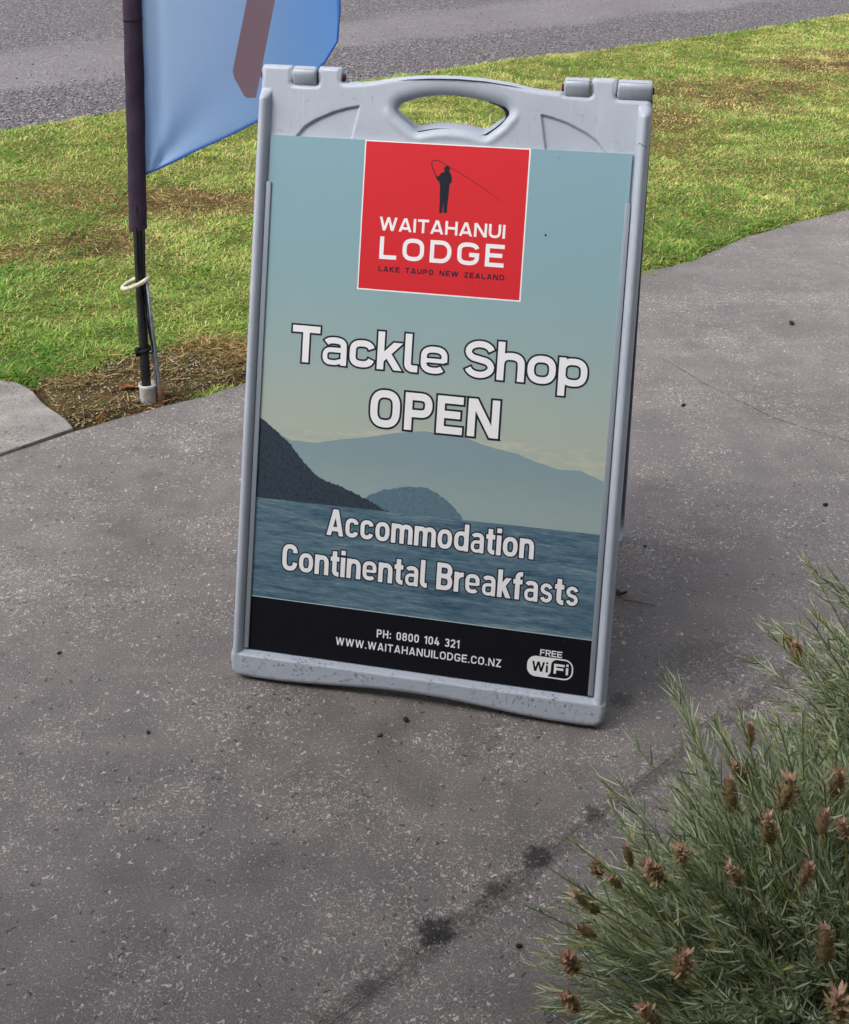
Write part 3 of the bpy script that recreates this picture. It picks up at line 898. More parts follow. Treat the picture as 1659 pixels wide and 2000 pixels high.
# the printed sheet
PU, PV0, PV1 = 0.3055, 0.0555, 0.9632
poster = rounded_box('poster', -PU, PU, 0.0, 0.0042, PV0, PV1, 0.0, M_edge, sign)
poster.rotation_euler = (-TH, 0, 0)
poster['label'] = 'printed poster with red logo square, lake scene and black contact strip'
# a second, plain sheet on the rear leaf
poster2 = rounded_box('rear_poster', -PU, PU, 0.0, 0.0042, PV0, PV1, 0.0, M_edge, sign)
poster2.location = (0, 2 * y_ax, 0); poster2.rotation_euler = (-TH, 0, math.pi)
poster.rotation_euler = (-TH, 0, 0)
for fr_loc, fr_rot in (((0, 0, 0), 0.0), ((0, 2 * y_ax, 0), math.pi)):
    for s in (-1, 1):
        a, b = sorted((s * 0.3000, s * 0.3088))
        r_ = rounded_box('slide_rail', a, b, -0.0032, -0.0006, 0.0578, 0.8835, 0.0008, M_rail, sign, 2)
        r_.location = fr_loc; r_.rotation_euler = (-TH, 0, fr_rot)

LAY = 0.00003
def flat(name, pts, layer, mat, tri=False):
    """one inked shape on the sheet; layer counts up from the sheet's face"""
    bm = bmesh.new()
    vs_ = [bm.verts.new((x, -layer * LAY, y)) for x, y in pts]
    f = bm.faces.new(vs_)
    bm.normal_update()
    if f.normal.y > 0:
        bmesh.ops.reverse_faces(bm, faces=[f])
    bmesh.ops.triangulate(bm, faces=bm.faces[:])
    return bm_obj(name, bm, mat, poster)
def ragged(pts, step, amp, seed):
    g = random.Random(seed)
    out = [pts[0]]
    for a, b in zip(pts[:-1], pts[1:]):
        L = math.hypot(b[0] - a[0], b[1] - a[1]); k = max(1, int(L / step))
        for j in range(1, k + 1):
            t = j / k
            out.append((a[0] + (b[0] - a[0]) * t + g.uniform(-amp, amp) * 0.4, a[1] + (b[1] - a[1]) * t + g.uniform(-amp, amp)))
    return out
E_ = 0.3054
flat('printed_sky', [(-E_, 0.325), (E_, 0.325), (E_, 0.9631), (-E_, 0.9631)], 1, M_sky.m)
mt = [(-E_, 0.462), (-0.2607, 0.4456), (-0.241, 0.4385), (-0.1977, 0.4379), (-0.1601, 0.4478), (-0.1133, 0.4559), (-0.058, 0.4698), (-0.0075, 0.4781), (0.0614, 0.4736), (0.1074, 0.4624), (0.1528, 0.4558), (0.1893, 0.4439), (0.2253, 0.4364), (0.2604, 0.4379), (0.2986, 0.4241), (E_, 0.4215)]
cl = [(-0.27, 0.453), (-0.23, 0.460), (-0.20, 0.456), (-0.16, 0.459), (-0.12, 0.466), (-0.06, 0.474), (-0.0075, 0.481), (0.06, 0.4775), (0.10, 0.473), (0.16, 0.475), (0.22, 0.470), (0.27, 0.474), (E_, 0.468)]
flat('printed_cloud', [(-0.27, 0.43)] + ragged(cl, 0.006, 0.0014, 3) + [(E_, 0.41)], 2, M_cloud.m)
flat('printed_mountain', [(-E_, 0.326)] + ragged(mt, 0.008, 0.0005, 4) + [(E_, 0.326)], 3, M_mtn.m)
isl = [(-0.108, 0.345), (-0.0958, 0.3577), (-0.0707, 0.3698), (-0.0246, 0.3796), (0.0031, 0.3812), (0.0221, 0.3732), (0.046, 0.3574), (0.0632, 0.3409), (0.0690, 0.3320)]
flat('printed_island', [(-0.108, 0.327)] + ragged(isl, 0.004, 0.0010, 5) + [(0.069, 0.327)], 4, M_isl.m)
hil = [(-E_, 0.478), (-0.2984, 0.4724), (-0.2657, 0.4498), (-0.2405, 0.4288), (-0.2149, 0.4010), (-0.1896, 0.3778), (-0.146, 0.3662), (-0.1073, 0.3518), (-0.0685, 0.3345), (-0.060, 0.3318)]
flat('printed_dark_hill', [(-E_, 0.327)] + ragged(hil, 0.0035, 0.0016, 6) + [(-0.06, 0.327)], 5, M_hill.m)
flat('printed_lake', [(-E_, 0.150), (E_, 0.150), (E_, 0.3340), (0.10, 0.3325), (-E_, 0.3305)], 6, M_lake.m)
flat('printed_white_line', [(-E_, 0.1510), (E_, 0.1510), (E_, 0.1535), (-E_, 0.1535)], 7, plain('printed_pale_line', lin(176, 192, 200), 0.4, 0.3))
flat('printed_black_strip', [(-E_, 0.0556), (E_, 0.0556), (E_, 0.1520), (-E_, 0.1520)], 8, M_black)
flat('logo_border', [(-0.1388, 0.7105), (0.1412, 0.7105), (0.1412, 0.9631), (-0.1388, 0.9631)], 2, M_white)
flat('logo_square', [(-0.1368, 0.7128), (0.1390, 0.7128), (0.1390, 0.9612), (-0.1368, 0.9612)], 3, M_red)

# ---- lettering: every letter is drawn with strokes of even width
def arc(cx, cy, rx, ry, a0, a1, n=9):
    e = 0.80 if n > 9 else 1.0        # letter bowls are a little squared
    f = lambda v: math.copysign(abs(v) ** e, v)
    return [(cx + rx * f(math.cos(R(a0 + (a1 - a0) * i / n))), cy + ry * f(math.sin(R(a0 + (a1 - a0) * i / n)))) for i in range(n + 1)]
def S_(pts, c0='b', c1='b', closed=False, wt=1.0):
    return (pts, c0, c1, closed, wt)
def loop(x0, x1, y0, y1, ry):
    cx, rx = (x0 + x1) / 2, (x1 - x0) / 2
    ry = min(ry, (y1 - y0) / 2)
    return arc(cx, y1 - ry, rx, ry, 0, 180, 14) + arc(cx, y0 + ry, rx, ry, 180, 360, 14)
def glyph(ch, s, k, X=0.74):
    """width and strokes of a letter for stroke s and width factor k (cap height 1, lower-case height X)"""
    h = s / 2
    lo, hi = h, 1 - h
    xh = X - h
    if ch == 'I': return s, [S_([(h, 0), (h, 1)])]
    if ch == 'L': w = .56 * k; return w, [S_([(h, 1), (h, lo), (w, lo)])]
    if ch == 'T': w = .64 * k; return w, [S_([(0, hi), (w, hi)]), S_([(w / 2, 0), (w / 2, hi)])]
    if ch == 'H': w = .70 * k; return w, [S_([(h, 0), (h, 1)]), S_([(w - h, 0), (w - h, 1)]), S_([(h, .5), (w - h, .5)])]
    if ch == 'N': w = .72 * k; return w, [S_([(h, 0), (h, 1)]), S_([(w - h, 0), (w - h, 1)]), S_([(s * .62, 1), (w - s * .62, 0)], 'y', 'y')]
    if ch == 'E': w = .60 * k; return w, [S_([(w, hi), (h, hi), (h, lo), (w, lo)]), S_([(h, .51), (w * .90, .51)])]
    if ch == 'F': w = .57 * k; return w, [S_([(w, hi), (h, hi), (h, 0)]), S_([(h, .49), (w * .90, .49)])]
    if ch == 'A':
        w = .74 * k; return w, [S_([(w / 2 - s * .10, 1), (s * .52, 0)], 'y', 'y'), S_([(w / 2 + s * .10, 1), (w - s * .52, 0)], 'y', 'y'), S_([(w * .24, .25), (w * .76, .25)])]
    if ch == 'W':
        w = 1.02 * k; a = s * .5
        return w, [S_([(a, 1), (w * .27, 0)], 'y', 'y'), S_([(w * .5, 1), (w * .27, 0)], 'y', 'y'), S_([(w * .5, 1), (w * .73, 0)], 'y', 'y'), S_([(w - a, 1), (w * .73, 0)], 'y', 'y')]
    if ch == 'K': w = .66 * k; return w, [S_([(h, 0), (h, 1)]), S_([(w - s * .58, 1), (h, .40)], 'y', 'b'), S_([(w * .40, .58), (w - s * .56, 0)], 'b', 'y')]
    if ch == 'Z': w = .60 * k; return w, [S_([(0.01, hi), (w, hi)]), S_([(w - s * .60, 1 - s * .5), (s * .60, s * .5)], 'y', 'y'), S_([(0, lo), (w, lo)])]
    if ch == 'U': w = .68 * k; r = (w - s) / 2; return w, [S_([(h, 1)] + arc(w / 2, lo + min(r, .36), r, min(r, .36), 180, 360, 14) + [(w - h, 1)])]
    if ch in 'O0':
        w = (.70 if ch == 'O' else .60) * k; return w, [S_(loop(h, w - h, lo, hi, .34), closed=True)]
    if ch == 'C':
        w = .66 * k; cx, rx = w / 2, w / 2 - h
        return w, [S_(arc(cx, hi - .28, rx, .28, 6, 180, 14) + arc(cx, lo + .28, rx, .28, 180, 354, 14))]
    if ch == 'G':
        w = .70 * k; cx, rx = w / 2, w / 2 - h
        return w, [S_(arc(cx, hi - .26, rx, .26, 14, 180, 14) + arc(cx, lo + .28, rx, .28, 180, 360, 14) + [(w - h, .46), (w * .54, .46)])]
    if ch == 'D':
        w = .69 * k; r = min(.36, w - s); return w, [S_([(h, lo), (w - h - r, lo)] + arc(w - h - r, lo + r, r, r, 270, 360, 8) + arc(w - h - r, hi - r, r, r, 0, 90, 8) + [(h, hi)], closed=True)]
    if ch in 'PR':
        w = .64 * k; y = .45 if ch == 'P' else .47; r = (hi - y) / 2; rx = min(r, w - s)
        st_ = [S_([(h, 0), (h, 1)]), S_([(h, hi), (w - h - rx, hi)] + arc(w - h - rx, hi - r, rx, r, 90, -90, 12) + [(h, y)])]
        if ch == 'R': st_.append(S_([(w * .48, y), (w - s * .50, 0)], 'b', 'y'))
        return w, st_
    if ch == 'B':
        w = .66 * k; y = .52; r = (hi - y) / 2; r2 = (y - lo) / 2
        return w, [S_([(h, 0), (h, 1)]), S_([(h, hi), (w - h - r - .02, hi)] + arc(w - h - r - .02, hi - r, r, r, 90, -90, 10) + [(h, y)]), S_([(h, y), (w - h - r2, y)] + arc(w - h - r2, y - r2, r2, r2, 90, -90, 10) + [(h, lo)])]
    if ch in 'Ss':
        T = 1.0 if ch == 'S' else X
        w = (.66 if ch == 'S' else .52) * k; hi_ = T - h; mid_ = T / 2; rx = w / 2 - h; cx = w / 2; r = (hi_ - mid_) / 2; r2 = (mid_ - lo) / 2
        return w, [S_(arc(cx, hi_ - r, rx, r, 12, 90, 5) + arc(cx, hi_ - r, rx, r, 100, 235, 8) + [(cx, mid_)] + arc(cx, lo + r2, rx, r2, 55, -80, 8) + arc(cx, lo + r2, rx, r2, -90, -168, 5), wt=.90 if ch == 'S' else .76)]
    if ch == '1': w = .36 * k; return w, [S_([(w - h, 0), (w - h, 1)]), S_([(w - h, 1 - s * .55), (0.02, .74)])]
    if ch == '2': w = .58 * k; r = w / 2 - h; return w, [S_(arc(w / 2, hi - .25, r, .25, 170, -25, 12) + [(s * .55, lo)], 'b', 'b'), S_([(0.0, lo), (w, lo)])]
    if ch == '3': w = .58 * k; r = (hi - .53) / 2; r2 = (.53 - lo) / 2; rx = w / 2 - h; return w, [S_(arc(w / 2, hi - r, rx, r, 165, -75, 12) + [(w * .42, .53)]), S_([(w * .42, .53)] + arc(w / 2, lo + r2, rx, r2, 75, -165, 12))]
    if ch == '4': w = .64 * k; return w, [S_([(w * .50, 1), (s * .55, .24)], 'y', 'b'), S_([(0, .25), (w, .25)]), S_([(w * .70, 0), (w * .70, .58)])]
    if ch == '8': w = .60 * k; rx = w / 2 - h; return w, [S_(loop(h + .02, w - h - .02, .53, hi, .24), closed=True), S_(loop(h, w - h, lo, .53, .25), closed=True)]
    if ch == '.': return s * 1.1, [S_([(s * .55, 0), (s * .55, s * 1.1)])]
    if ch == ':': return s * 1.1, [S_([(s * .55, .06), (s * .55, .06 + s * 1.1)]), S_([(s * .55, .54), (s * .55, .54 + s * 1.1)])]
    # lower case
    if ch == 'i': return s, [S_([(h, 0), (h, X)]), S_([(h, X + s * .55), (h, X + s * 1.55)])]
    if ch == 'l': w = .30 * k; return w, [S_([(h, 1.02), (h, lo + .13)] + arc(h + .13 * 1.0, lo + .13, .13, .13, 180, 270, 6) + [(w, lo)])]
    if ch == 'o': w = .62 * k; return w, [S_(loop(h, w - h, lo, xh, .28), closed=True, wt=.94)]
    if ch == 'c': w = .58 * k; cx, rx = w / 2, w / 2 - h; return w, [S_(arc(cx, xh - .20, rx, .20, 14, 180, 14) + arc(cx, lo + .20, rx, .20, 180, 346, 14), wt=.92)]
    if ch == 'e': w = .61 * k; cx, rx = w / 2, w / 2 - h; return w, [S_([(h, X * .48), (w - h * .9, X * .48)], wt=.62), S_([(w - h, X * .44)] + arc(cx, xh - .20, rx, .20, 0, 180, 14) + arc(cx, lo + .22, rx, .22, 180, 318, 14), wt=.86)]
    if ch == 'd': w = .62 * k; return w, [S_([(w - h, 0), (w - h, 1.0)]), S_(loop(h, w - h, lo, xh, .27), closed=True, wt=.92)]
    if ch == 'p': w = .62 * k; return w, [S_([(h, -.26), (h, X)]), S_(loop(h, w - h, lo, xh, .27), closed=True, wt=.92)]
    if ch in 'nh': w = .60 * k; r = w / 2 - h; return w, [S_([(h, 0), (h, X if ch == 'n' else 1.02)]), S_([(h, xh - .22)] + arc(w / 2, xh - .24, r, .24, 175, 0, 10) + [(w - h, 0)])]
    if ch == 'm':
        w = .92 * k; q = (w - s) / 2; r = q / 2
        return w, [S_([(h, 0), (h, X)]), S_(arc(h + r, xh - .20, r, .20, 175, 0, 10) + [(h + q, 0)]), S_(arc(h + q + r, xh - .20, r, .20, 175, 0, 10) + [(h + 2 * q, 0)])]
    if ch == 'r': w = .38 * k; return w, [S_([(h, 0), (h, X)]), S_([(h, xh - .22)] + arc(h + .24, xh - .22, .24, .22, 175, 92, 6) + [(w, xh)])]
    if ch == 't': w = .37 * k; return w, [S_([(h + .07, .94), (h + .07, lo + .13)] + arc(h + .20, lo + .13, .13, .13, 180, 270, 6) + [(w, lo)]), S_([(0, xh), (w, xh)])]
    if ch == 'f': w = .37 * k; return w, [S_([(h + .07, 0), (h + .07, hi - .13)] + arc(h + .20, hi - .13 + .02, .13, .13, 180, 90, 6) + [(w, hi + .02)]), S_([(0, xh), (w, xh)])]
    if ch == 'k': w = .56 * k; return w, [S_([(h, 0), (h, 1.02)]), S_([(w - s * .62, X), (h, .26)], 'y', 'b'), S_([(w * .42, .42), (w - s * .56, 0)], 'b', 'y')]
    if ch == 'a':
        w = .58 * k; r = w / 2 - h; y = X * .55; b_ = s * .36; ry = (y - b_) / 2; q = min(.17, r)
        return w, [S_(arc(w / 2, X - s * .42 - .17, r, .17, 150, 20, 10) + [(w - h, X * .55), (w - h, 0)], wt=.90), S_([(w - h, y), (h + q, y)] + arc(h + q, y - ry, q, ry, 90, 270, 10) + [(w * .55, b_), (w - h, b_ + .07)], wt=.70)]
    raise KeyError(ch)

def ribbon(pts, hw, c0, c1, ext, closed):
    P = [np.array(p, float) for p in pts]
    Q = [P[0]]
    for p in P[1:]:
        if np.linalg.norm(p - Q[-1]) > 1e-5: Q.append(p)
    if closed and np.linalg.norm(Q[0] - Q[-1]) < 1e-5: Q.pop()
    n = len(Q); L, Rr = [], []
    for i in range(n):
        a = Q[i - 1] if (closed or i > 0) else None
        b = Q[(i + 1) % n] if (closed or i < n - 1) else None
        d0 = None if a is None else (Q[i] - a) / np.linalg.norm(Q[i] - a)
        d1 = None if b is None else (b - Q[i]) / np.linalg.norm(b - Q[i])
        p = Q[i]
        if d0 is None or d1 is None:
            d = d1 if d0 is None else d0
            cap = c0 if d0 is None else c1
            sgn = -1 if d0 is None else 1
            if cap == 'y':
                p = p + sgn * d * (ext / abs(d[1]))
                o = np.array([-hw / d[1], 0.0])
            else:
                p = p + sgn * d * ext
                o = np.array([-d[1], d[0]]) * hw
        else:
            n0 = np.array([-d0[1], d0[0]]); n1 = np.array([-d1[1], d1[0]])
            mdir = n0 + n1; mdir /= (np.linalg.norm(mdir) + 1e-9)
            o = mdir * hw / max(0.45, mdir @ n0)
        L.append(p + o); Rr.append(p - o)
    return L, Rr

def text(name, s, u0, u1, vb, cap, stroke, mat, layer, outline_w=0.0, outline_mat=None, X=0.74, track=0.10, space=0.34):
    def width(k):
        w = 0
        for ch in s:
            w += (space * k if ch == ' ' else glyph(ch, stroke, k, X)[0]) + track
        return w - track
    lo_, hi_ = 0.3, 4.0
    target = (u1 - u0) / cap
    for _ in range(40):
        k = (lo_ + hi_) / 2
        if width(k) > target: hi_ = k
        else: lo_ = k
    passes = ((outline_w, outline_mat, 'lettering_outline', layer), (0.0, mat, name, layer + 1.0)) if outline_mat else ((0.0, mat, name, layer),)
    for grow, mt_, nm, ly in passes:
        x = 0; idx = 0
        for word in s.split(' '):
            V, F = [], []
            for ch in word:
                gw, strokes = glyph(ch, stroke, k, X)
                for (pts, c0, c1, closed, wt) in strokes:
                    L, Rr = ribbon(pts, stroke * wt / 2 + grow, c0, c1, grow, closed)
                    yy = -(ly * LAY + (idx % 7) * 0.000004); idx += 1
                    b0 = len(V)
                    for a, b in zip(L, Rr):
                        V.append((u0 + (x + a[0]) * cap, yy, vb + a[1] * cap)); V.append((u0 + (x + b[0]) * cap, yy, vb + b[1] * cap))
                    m_ = len(L)
                    for i in range(m_ if closed else m_ - 1):
                        j = (i + 1) % m_
                        F.append((b0 + 2 * i, b0 + 2 * j, b0 + 2 * j + 1, b0 + 2 * i + 1))
                x += gw + track
            x += space * k + track
            mk(nm, V, F, mt_, poster)
# the texts; measured on the sheet itself
text('lettering', 'WAITAHANUI', -0.1058, 0.1080, 0.8131, 0.0228, 0.185, M_white, 4, track=0.13)
text('lettering', 'LODGE', -0.1034, 0.1090, 0.7650, 0.0378, 0.185, M_white, 4, track=0.27)
text('lettering', 'LAKE TAUPO NEW ZEALAND', -0.1036, 0.1118, 0.7437, 0.0092, 0.23, M_ink, 4, track=0.22, space=0.50)
text('lettering', 'Tackle Shop', -0.2485, 0.2600, 0.5770, 0.0635, 0.182, M_white, 9, 0.050, M_ink, X=0.745, track=0.07, space=0.26)
text('lettering', 'OPEN', -0.1035, 0.1190, 0.4774, 0.0645, 0.195, M_white, 9, 0.054, M_ink, track=0.135)
text('lettering', 'Accommodation', -0.1690, 0.1925, 0.2786, 0.0465, 0.168, M_white, 9, 0.048, M_ink, X=0.735, track=0.065)
text('lettering', 'Continental Breakfasts', -0.2465, 0.2725, 0.2066, 0.0472, 0.168, M_white, 9, 0.048, M_ink, X=0.735, track=0.065, space=0.24)
text('lettering', 'PH: 0800 104 321', -0.0690, 0.0768, 0.1078, 0.0144, 0.16, M_white, 9, track=0.16, space=0.36)
text('lettering', 'WWW.WAITAHANUILODGE.CO.NZ', -0.1415, 0.1505, 0.0846, 0.0138, 0.16, M_white, 9, track=0.17)
text('lettering', 'FREE', 0.2153, 0.2526, 0.1152, 0.0108, 0.17, M_white, 9, track=0.12)
# wireless badge: a pale lozenge, its right half dark inside a pale line
def pill(x0, x1, y0, y1, r, n=8):
    o = []
    for cx, cy, a0 in ((x1 - r, y1 - r, 0), (x0 + r, y1 - r, 90), (x0 + r, y0 + r, 180), (x1 - r, y0 + r, 270)):
        o += arc(cx, cy, r, r, a0, a0 + 90, n)
    return o
flat('badge', pill(0.1948, 0.2725, 0.0776, 0.1134, 0.0150), 9, M_white)
inner = [(0.2312, 0.0800)] + arc(0.2577, 0.0930, 0.0125, 0.0130, 270, 360, 8) + arc(0.2577, 0.0985, 0.0125, 0.0125, 0, 90, 8) + arc(0.2452, 0.1010, 0.0100, 0.0100, 90, 180, 6) + [(0.2352, 0.0920)] + arc(0.2252, 0.0910, 0.0100, 0.0110, 0, -60, 5)
flat('badge_panel', inner, 10, M_black)
text('lettering', 'Wi', 0.2030, 0.2302, 0.0868, 0.0172, 0.20, M_black, 11, X=0.72, track=0.12)
text('lettering', 'Fi', 0.2402, 0.2645, 0.0868, 0.0172, 0.23, M_white, 11, X=0.72, track=0.16)

# the angler
def zp(x, y):
    return (0.0042 + (x - 838) * 0.000455 + (y - 452) * 0.00003, 0.9268 - (y - 452) * 0.000445 + (x - 838) * 0.00003)
man = [(806, 626), (808, 590), (809, 555), (810, 530), (808, 512), (800, 503), (794, 493), (795, 486), (803, 490), (808, 484), (814, 477), (824, 474), (828, 470), (826, 464), (822, 461), (827, 459), (829, 453), (836, 450), (843, 453), (846, 459), (852, 462), (846, 465), (845, 472), (849, 478), (853, 487), (855, 503), (853, 515), (846, 517), (844, 540), (841, 570), (837, 600), (836, 625), (823, 627), (822, 600), (821, 585), (820, 604), (819, 627)]
flat('angler_silhouette', [zp(*q) for q in man], 4, M_ink)
def inked_line(name, pts, w, mat, layer):
    V, F = [], []
    L, Rr = ribbon(pts, 1, 'b', 'b', 0, False)
    for i, p in enumerate(pts):
        t = w if isinstance(w, (int, float)) else w[0] + (w[1] - w[0]) * i / (len(pts) - 1)
        a = np.array(p) + (np.array(L[i]) - np.array(p)) * t; b = np.array(p) + (np.array(Rr[i]) - np.array(p)) * t
        V += [(a[0], -layer * LAY, a[1]), (b[0], -layer * LAY, b[1])]
    for i in range(len(pts) - 1):
        F.append((2 * i, 2 * i + 2, 2 * i + 3, 2 * i + 1))
    return mk(name, V, F, mat, poster)
inked_line('fishing_rod', [zp(*q) for q in [(799, 492), (792, 478), (785, 462), (780, 447), (780, 436), (786, 430), (797, 430), (812, 434), (830, 444), (848, 456)]], (0.0009, 0.00045), M_ink, 5)
inked_line('fishing_line', [zp(*q) for q in [(846, 455), (880, 475), (920, 501), (960, 528), (1000, 556), (1042, 586)]], (0.0005, 0.00022), M_maroon, 5.4)
# a small dark mark on the sheet
flat('dark_speck', arc(0.1750, 0.8235, 0.0019, 0.0022, 0, 330, 9), 3, M_ink)

# rain drops standing on the sheet and the frame
def drops(name, pts, parent):
    g = np.random.default_rng(9)
    ring = 7
    V, F4, F3 = [], [], []
    for (u, v, w, r) in pts:
        b0 = len(V); hgt = r * 0.55
        for lvl, (rr, zz_) in enumerate(((1.0, 0.0), (0.78, 0.62))):
            for k in range(ring):
                a = 2 * math.pi * k / ring
                V.append((u + r * rr * math.cos(a), -(w + hgt * zz_), v + r * rr * 1.15 * math.sin(a) - (0.1 * r if lvl else 0)))
        V.append((u, -(w + hgt), v - 0.1 * r))
        for k in range(ring):
            k2 = (k + 1) % ring
            F4.append((b0 + k, b0 + k2, b0 + ring + k2, b0 + ring + k)); F3.append((b0 + ring + k, b0 + ring + k2, b0 + 2 * ring))
    o = mknp(name, V, F4, F3, M_drop.m, parent, smooth=True)
    o['kind'] = 'stuff'
    return o
g = np.random.default_rng(12)
pts = []
for _ in range(820):
    u, v = g.uniform(-0.29, 0.29), g.uniform(0.07, 0.96)
    if v < 0.45 and g.random() < 0.45: continue
    pts.append((u, v, 0.00045, 0.0006 + 0.0010 * g.random() ** 3))
drops('rain_drops', pts, poster)
pts = []
for _ in range(420):
    u, v = g.uniform(-0.29, 0.29), g.uniform(0.967, 1.045)
    ds, _, _ = poly_sdf(np.array([u]), np.array([v]), HOLE)
    do, _, _ = poly_sdf(np.array([u]), np.array([v]), OUT)
    s1 = max(poly_sdf(np.array([u]), np.array([v]), SEC_L)[0][0], poly_sdf(np.array([u]), np.array([v]), SEC_R)[0][0])
    if ds[0] > -0.024 or do[0] < 0.011 or s1 > -0.004: continue
    pts.append((u, v, -0.0056, 0.0006 + 0.0009 * g.random() ** 2))
for _ in range(260):
    u = g.uniform(-0.31, 0.31); v = g.uniform(0.024, 0.043)
    pts.append((u, v, 0.0119, 0.0007 + 0.0016 * g.random() ** 2))
drops('rain_drops', pts, front)

# ------------------------------------------------------------------ feather flag on its pole
m = Mat('flag_cloth', rough=0.75, spec=0.15); M_flag = m
uvn = m.n.new('ShaderNodeUVMap'); uvn.uv_map = 'cloth'
uvx = m.xyz(uvn.outputs[0])
c = m.ramp(m.smooth(uvx[0], 0.05, 0.53), [(0.0, lin(192, 214, 242)), (0.5, lin(180, 208, 242)), (1.0, lin(138, 188, 240))])
lower = m.smooth(uvx[1], 1.05, 0.62, 0.0, 0.4)
c = m.mix(lower, c, lin(160, 200, 242))
def half(nx_, ny_, d):
    v_ = m.math('SUBTRACT', m.math('ADD', m.math('MULTIPLY', uvx[0], nx_), m.math('MULTIPLY', uvx[1], ny_)), d)
    return m.math('GREATER_THAN', v_, 0.0)
# band: right of its left edge, left of its right edge, above its chamfered foot
e1 = half(1.0, -0.254, 0.0402); e2 = half(-1.0, 0.240, -0.1222); e3 = half(0.0, 1.0, 0.805); e4 = half(0.90, 0.44, 0.6146)
e5 = half(0.985, 0.17, 0.4065); e6 = half(0.60, 0.80, 0.8205)
band = m.math('MULTIPLY', m.math('MULTIPLY', e1, e2), m.math('MULTIPLY', m.math('MULTIPLY', e3, e4), m.math('MULTIPLY', e5, e6)))
band = m.math('MULTIPLY', band, m.math('LESS_THAN', uvx[1], 1.85))
c = m.mix(band, c, lin(166, 142, 156))
m.color(c)
wv = m.math('ADD', m.noise(900, 1), m.noise(14, 4, 0.6))
m.bump(wv, 0.12, 0.002)
tr = m.n.new('ShaderNodeBsdfTranslucent'); m.put(tr.inputs['Color'], c)
mx = m.n.new('ShaderNodeMixShader'); mx.inputs[0].default_value = 0.5
m.l.new(m.b.outputs[0], mx.inputs[1]); m.l.new(tr.outputs[0], mx.inputs[2]); m.l.new(mx.outputs[0], m.n['Material Output'].inputs['Surface'])
M_hem = plain('flag_hem', lin(52, 96, 170), 0.8, 0.15)
m = Mat('sleeve_cloth', rough=0.8, spec=0.15); M_sleeve = m
m.color(m.ramp(m.noise(16, 4), [(0.3, lin(48, 38, 54)), (0.7, lin(66, 54, 70))]))
m.bump(m.noise(700, 2), 0.15, 0.001)
M_pole = plain('black_pole', (0.012, 0.012, 0.014, 1), 0.35, 0.5)
M_cord = plain('black_cord', (0.010, 0.010, 0.012, 1), 0.8, 0.2)
m = Mat('cream_ring', rough=0.5, spec=0.4); M_ring = m
m.color(m.ramp(m.noise(60, 4), [(0.35, lin(172, 166, 140)), (0.65, lin(212, 206, 180))]))
m = Mat('galvanised_rod', rough=0.4, spec=0.5, metal=0.7); M_rod = m
m.color(m.ramp(m.noise(70, 4), [(0.35, lin(112, 116, 126)), (0.65, lin(152, 156, 166))]))
m = Mat('dirty_white_pipe', rough=0.6, spec=0.4); M_pipe = m
m.color(m.ramp(m.noise(45, 5, 0.7), [(0.30, lin(116, 112, 106)), (0.45, lin(168, 167, 164)), (0.7, lin(196, 196, 194))]))
m = Mat('rusty_iron', rough=0.9, spec=0.2); M_rust = m
m.color(m.ramp(m.noise(60, 5, 0.7), [(0.35, lin(74, 40, 28)), (0.65, lin(146, 84, 56))]))

FB = (-0.733, 2.875, 0.0)
FA = R(8)
flag = empty('feather_flag', FB, FA)
tag(flag, 'blue feather flag with a brown band on a black pole in the earth bed', 'flag')
# pole leans a little; x offset for a height
def pole_x(z):
    return float(np.interp(z, [0.0, 0.034, 0.153, 0.324, 0.483, 0.864, 1.045, 1.6, 2.2, 2.5, 2.7], [-0.008, -0.008, -0.006, -0.002, 0.005, 0.027, 0.036, 0.07, 0.13, 0.19, 0.26]))
zs = [0.0, 0.06, 0.153, 0.25, 0.324, 0.40, 0.483, 0.7, 0.9, 1.1, 1.4, 1.7, 2.0, 2.3, 2.5, 2.62]
tube('pole', [(pole_x(z), 0, z) for z in zs], [0.0125 if z < 0.5 else 0.010 for z in zs], M_pole, flag, 14)
# sleeve: cloth tube, flattened
V, F = [], []
zz_ = list(np.linspace(0.478, 2.55, 70)); nS = 16
for i, z in enumerate(zz_):
    wv_ = 0.0004 * math.sin(z * 17) + 0.0003 * math.sin(z * 43 + 1)
    for k in range(nS):
        a = 2 * math.pi * k / nS
        V.append((pole_x(z) + (0.0225 + wv_ + 0.0004 * math.sin(z * 60 + 3 * a)) * math.cos(a), (0.0125 + 0.0012 * math.sin(z * 50 + 2 * a) + 0.003 * math.exp(-((z - 0.59 + 0.02 * math.cos(a)) / 0.012) ** 2)) * math.sin(a), z + 0.004 * math.cos(a) * (i == 0)))
for i in range(len(zz_) - 1):
    for k in range(nS):
        k2 = (k + 1) % nS
        F.append((i * nS + k, i * nS + k2, (i + 1) * nS + k2, (i + 1) * nS + k))
sl = mk('pole_sleeve', V, F, M_sleeve.m, flag, smooth=True)
# stitched hems across the sleeve
tube('sleeve_seam', [(pole_x(1.0) + 0.0232 * math.cos(a), 0.0152 * math.sin(a), 1.0 + 0.002 * math.cos(a)) for a in np.linspace(0, 2 * math.pi, 20)[:-1]], 0.0011, M_cord, sl, 5, closed=True)
